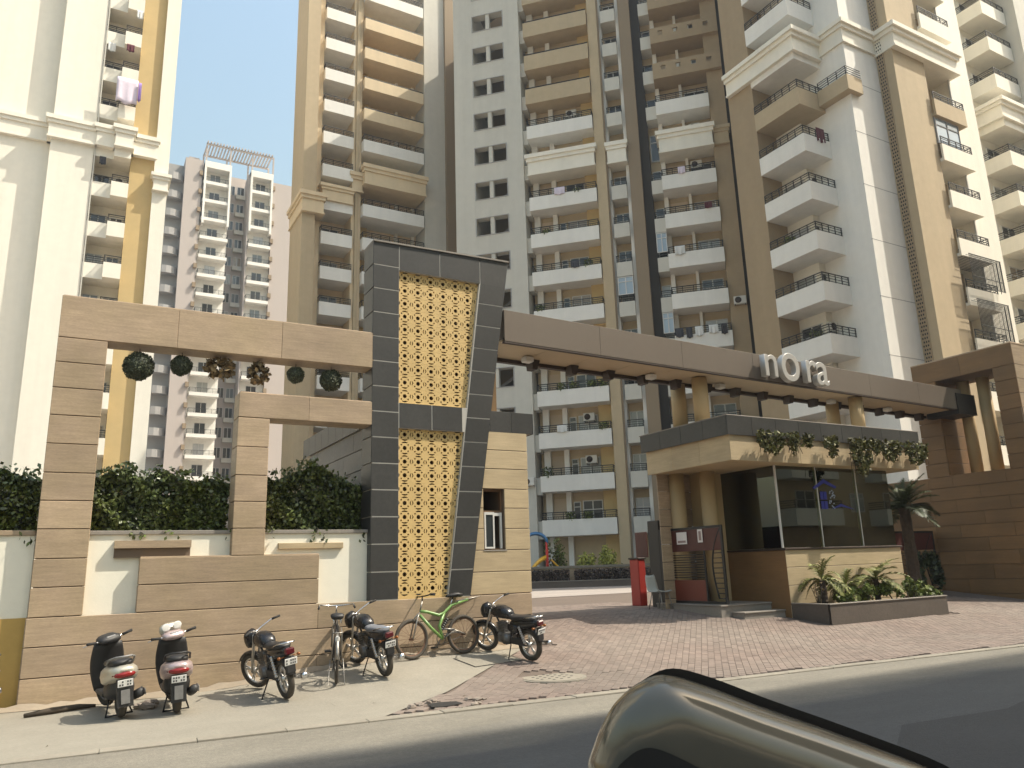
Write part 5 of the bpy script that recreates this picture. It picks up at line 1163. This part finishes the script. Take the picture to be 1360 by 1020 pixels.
b = MB(); cx, cy = 6.22, 12.05; b.add(onz([(cx+(x-cx)*.955, cy+(y-cy)*.95) for x, y in q], .009), [(0, 1, 2, 3)]); b.build('cover', 'concrete', hc, recalc=False)
ph = thing('broken_paving', 'broken hole in the pavers with loose concrete pieces round it', 'hole', (4.22, 9.42, .0))
b = MB(); P = [(4.22+(.22+.06*sin(i*2.3))*cos(i*.6283)*1.0, 9.42+(.17+.04*sin(i*3.1))*sin(i*.6283)) for i in range(10)]; b.add([(x, y, .0125) for x, y in P], [tuple(range(10))]); b.build('pit', 'dark_room', ph, recalc=False)
me_r = []
for i in range(16):
    a = R.random()*6.28; rr = R.uniform(.26, .5); x, y = 4.25+rr*cos(a)*1.3, 9.42+rr*sin(a)*.8; s = R.uniform(.02, .055)
    b = MB(); b.ball((x, y, zg(x, y)+s*.4), s, 6, 4, (1.3, 1, .6)); b.sm = [False]*len(b.sm); b.v = [(p[0]+R.gauss(0, s*.15), p[1]+R.gauss(0, s*.15), p[2]+R.gauss(0, s*.1)) for p in b.v]; b.build('fragment', 'rubble', ph)
for i in range(5):
    x, y = 1.02+R.gauss(0, .10), 11.75+R.gauss(0, .08); b = MB(); s = R.uniform(.05, .09); b.ball((x, y, zg(x, y)+s*.55), s, 7, 5, (1.3, .9, .7)); b.sm = [False]*len(b.sm); b.v = [(p[0]+R.gauss(0, s*.12), p[1]+R.gauss(0, s*.12), p[2]) for p in b.v]
    tag(b.build('rubble_stone', 'rubble'), 'reddish rubble stone lying between the two scooters', 'stone', 'rubble between the scooters')
b = MB(); b.tube([(-.35, 12.05, .03), (-.05, 12.15, .045), (.25, 12.3, .04), (.45, 12.32, .03)], [.025, .04, .035, .02], 8); tag(b.build('branch', 'twig'), 'dead brown branch on the ground behind the silver scooter', 'branch')
for i in range(24):
    x = R.uniform(-2, 5); y = R.uniform(Yk(x)+.4, 12.7)
    if R.random() < .5: y = 12.72-abs(R.gauss(0, .12))
    b = MB(); b.leaf((x, y, zg(x, y)+.012), .045); b.v = [(p[0], p[1], zg(x, y)+.008+.012*R.random()) for p in b.v]
    tag(b.build('fallen_leaf', 'leaf_dry', recalc=False), 'dry fallen leaf on the pavement by the wall', 'leaf', 'fallen leaves on the pavement')
# dirt washed up along the wall foot
b = MB(); vs = []; fs = []
for i in range(61):
    x = -2+i*9.4/60; wv = .10+.10*R.random()
    for j, (dy, dz) in enumerate(((0, .07*R.uniform(.6, 1.2)), (-wv*.5, .03), (-wv, .006))): vs.append((x, 12.795+dy, zg(x, 12.79+dy)+dz))
for i in range(60):
    for j in range(2): a = i*3+j; fs.append((a, a+1, a+4, a+3))
b.add(vs, fs, True); o = b.build('dirt_drift', 'earth', recalc=False); tag(o, 'thin drift of dry dirt along the foot of the wall', 'dirt', kind='stuff')
# ------------------------------------------------------------------ courtyard behind the gate
cu = Vector((4.8, -2.7, 0)).normalized(); cv = Vector((-cu.y, cu.x, 0)); C0 = Vector((21.0, 37.8, .5))
def CP(a, d, z=0): return C0+cu*a+cv*d+Vector((0, 0, z))
cw_ = thing('courtyard_kerb_wall', 'long low wall with pale coping along the courtyard hedge', 'wall', tuple(C0))
def strip(par, name, m, a0, a1, d0, d1, z0, z1):
    b = MB(); b.slab([tuple(CP(a, d)[:2]) for a, d in ((a0, d0), (a1, d0), (a1, d1), (a0, d1))], .5+z0, .5+z1); return b.build(name, m, par)
strip(cw_, 'kerb_face', 'planter_stone', -6, 14, -.75, -.55, -.1, .32); strip(cw_, 'kerb_top', 'grey_stone', -6, 14, -.78, -.5, .32, .36); strip(cw_, 'low_wall', 'stone', -6, 14, .5, .7, 0, 1.0); strip(cw_, 'coping', 'kerb', -6, 14, .45, .75, 1.0, 1.13)
for k, (a0, a1) in enumerate(((-2, 3.2), (3.5, 9))):
    t = thing('hedge', ['clipped dark purple hedge below the playground slide, in front of coping', 'clipped dark purple hedge near the boom barrier, in front of coping'][k], 'hedge', tuple(CP((a0+a1)/2, 0))); b = MB()
    for i in range(3600): p = CP(R.uniform(a0, a1), R.uniform(-.45, .4), R.uniform(.2, .92)); b.leaf(p, .085)
    o = b.build('foliage', 'leaf_purple', t, recalc=False, tint=True); o['kind'] = 'stuff'
    s = MB()
    for i in range(12): p = CP(a0+(a1-a0)*(i+.5)/12, 0); s.tube([p, p+Vector((0, 0, .7))], .015, 5)
    s.build('stem', 'twig', t)
for a, d, z, rx, h, n_, m_, lab in ((4.3, 2.0, 0.9, .55, 1.1, 900, 'leaf_lime', 'smaller rounded lime green bush in the courtyard bed'), (5.6, 2.2, .9, .75, 1.4, 1400, 'leaf_lime', 'larger rounded lime green bush in the courtyard bed'), (9.0, 2.6, .8, .6, 1.9, 900, 'leaf_lime', 'lime green bush behind the red boom barrier'), (2.6, 2.6, .6, .7, 2.3, 900, 'leaf_bright', 'tall loose green shrub beside the playground slide'), (6.6, 1.6, .9, .9, .5, 500, 'leaf_bright', 'low flowering ground shrub under the lime bushes')):
    p = CP(a, d); shrub('bush', lab, p.x, p.y, .5, rx, rx, z+h-.3, n_, m_, .10, cat='bush', stems=4)
# playground slide tower
P0 = CP(1.5, 2.4); PS = thing('playground_slide', 'colourful playground slide with blue roof arch and yellow chute', 'slide', tuple(P0))
def Q(a, d, z): return tuple(P0+cu*a+cv*d+Vector((0, 0, z)))
for a, m_ in ((-.6, 'play_red'), (.6, 'play_red')):
    for d in (-.5, .5): MB().tube([Q(a, d, 0), Q(a, d, 2.5)], .06, 10).build('post', m_ if d < 0 else 'dark_steel', PS)
for d in (-.5, .5):
    arch = [Q(.66*cos(pi*i/10), d, 2.45+.55*sin(pi*i/10)) for i in range(11)]; MB().tube(arch, .07, 8).build('roof_arch', 'play_blue', PS)
b = MB(); rings = [[Q(.70*cos(pi*i/10), -.55, 2.5+.6*sin(pi*i/10)), Q(.70*cos(pi*i/10), .55, 2.5+.6*sin(pi*i/10)), Q(.66*cos(pi*i/10), .55, 2.46+.56*sin(pi*i/10)), Q(.66*cos(pi*i/10), -.55, 2.46+.56*sin(pi*i/10))] for i in range(1, 10)]; b.loft(rings, False); b.build('roof', 'play_blue', PS)
b = MB(); b.slab([Q(a, d, 0)[:2] for a, d in ((-.7, -.6), (.7, -.6), (.7, .6), (-.7, .6))], 1.45, 1.55); b.build('deck', 'play_grey', PS)
b = MB(); b.slab([Q(a, d, 0)[:2] for a, d in ((.55, -.65), (.68, -.65), (.68, .5), (.55, .5))], 1.55, 2.6); b.build('side_panel', 'play_red', PS)
b = MB(); rings = []
for i in range(13):
    f = i/12; a = .55-.25*f-1.4*f; d = -.7-1.0*sin(f*pi*.6); z = 1.55-1.2*f+.1*sin(f*6)
    c = Vector(Q(a, d, z)); rings.append([c+cv*-.28+Vector((0, 0, .22)), c+cv*-.22, c+cv*.22, c+cv*.28+Vector((0, 0, .22)), c+cv*.23+Vector((0, 0, .0))-Vector((0, 0, .05)), c+cv*-.23-Vector((0, 0, .05))])
b.loft(rings); b.build('chute', 'play_yellow', PS)
tube = [Q(.85+i*.12, -.3, 1.5-i*.125) for i in range(11)]
MB().tube(tube, .05, 8).build('ladder_rail', 'play_yellow', PS); MB().tube([Q(.85+i*.12, .3, 1.5-i*.125) for i in range(11)], .05, 8).build('ladder_rail', 'play_yellow', PS)
for i in range(6): MB().tube([Q(.95+i*.2, -.3, 1.4-i*.21), Q(.95+i*.2, .3, 1.4-i*.21)], .03, 6).build('rung', 'cloth_white', PS)
# ------------------------------------------------------------------ door mirror of the car beside the camera
def cp(x, y, d): return Vector((0, 0, CH)) + (CF*1021 + CR*(x-680) + CU*(510-y))*(d/1021)
MC = cp(900, 960, .75)
CM = thing('car', 'champagne car of which the door mirror shows in shade beside the road', 'car', (MC.x, MC.y-.1, .0))
def ringm(k):                               # outline of the mirror head, shrinking towards the front
    pass
OUT = [(880, 896), (846, 908), (818, 932), (800, 962), (788, 992), (780, 1025), (790, 1075), (840, 1110), (960, 1125), (1120, 1120), (1235, 1090), (1262, 1055), (1245, 1026), (1120, 977), (1010, 938), (930, 908)]
def smooth_loop(P, k=4):
    o = []; m_ = len(P)
    for i in range(m_):
        a, b_, c, d = P[i-1], P[i], P[(i+1) % m_], P[(i+2) % m_]
        for j in range(k):
            t_ = j/k; o.append(tuple(.5*(2*b_[q]+(c[q]-a[q])*t_+(2*a[q]-5*b_[q]+4*c[q]-d[q])*t_*t_+(3*b_[q]-a[q]-3*c[q]+d[q])*t_**3) for q in (0, 1)))
    return o
OUT0 = OUT; OUT = smooth_loop(OUT)
cen = (985, 1015)
def ring(f, d, sx=0, sy=0): return [cp(cen[0]+(x-cen[0])*f+sx, cen[1]+(y-cen[1])*f+sy, d) for x, y in OUT]
b = MB(); b.loft([ring(1.0, .84), ring(1.0, .82), ring(.988, .80, 0, 2), ring(.95, .775, 2, 7), ring(.87, .757, 5, 14), ring(.72, .745, 10, 24), ring(.50, .739, 16, 34)]); b.build('mirror_shell', 'champagne', CM)
b = MB(); b.loft([ring(.995, .846, 13, -9), ring(.995, .868, 13, -9)], False); b.build('mirror_rim', 'black_gate', CM)
gl_ = [(818, 1030), (834, 1006), (856, 994), (880, 997), (925, 1018), (975, 1045), (930, 1070), (850, 1070)]; gl_ = smooth_loop(gl_)
b = MB(); b.loft([[cp(x, y, .735) for x, y in gl_], [cp(x, y, .79) for x, y in gl_]], False); b.build('mirror_recess', 'black_plastic', CM)
b = MB(); b.tube([cp(1080, 1090, .78), cp(1100, 1200, .80), cp(1110, 1330, .82)], [.05, .045, .06], 12); b.build('mirror_arm', 'black_plastic', CM)
dz = cp(1110, 1330, .82)
b = MB(); b.loft([[(dz.x-.55+i*.0, dz.y+.10+o_, zt_) for o_, zt_ in ((0, .35), (0, .75), (.02, dz.z+.02), (.09, dz.z+.02), (.10, .75), (.10, .35))] for i in (0,)]+[[(dz.x+1.1, dz.y-.55+o_, zt_) for o_, zt_ in ((0, .35), (0, .75), (.02, dz.z+.02), (.09, dz.z+.02), (.10, .75), (.10, .35))]], False); b.build('door', 'champagne', CM)

# ------------------------------------------------------------------ light haze over the whole place
hm = bpy.data.materials.new('haze'); hm.use_nodes = True; hn = hm.node_tree.nodes; hl = hm.node_tree.links
for x in list(hn): hn.remove(x)
ho = hn.new('ShaderNodeOutputMaterial'); hv = hn.new('ShaderNodeVolumePrincipled'); hv.inputs['Density'].default_value = .0006; hv.inputs['Color'].default_value = (.80, .89, 1, 1); hv.inputs['Anisotropy'].default_value = .3
hl.new(hv.outputs[0], ho.inputs['Volume'])
hb_ = bpy.data.meshes.new('haze'); bx = MB().box(-410, 410, -310, 510, -1.2, 69); hb_.from_pydata(bx.v, [], bx.f); hb_.materials.append(hm)
tag(newobj('haze', hb_), 'thin pale air haze over the whole housing complex', 'haze', kind='stuff')
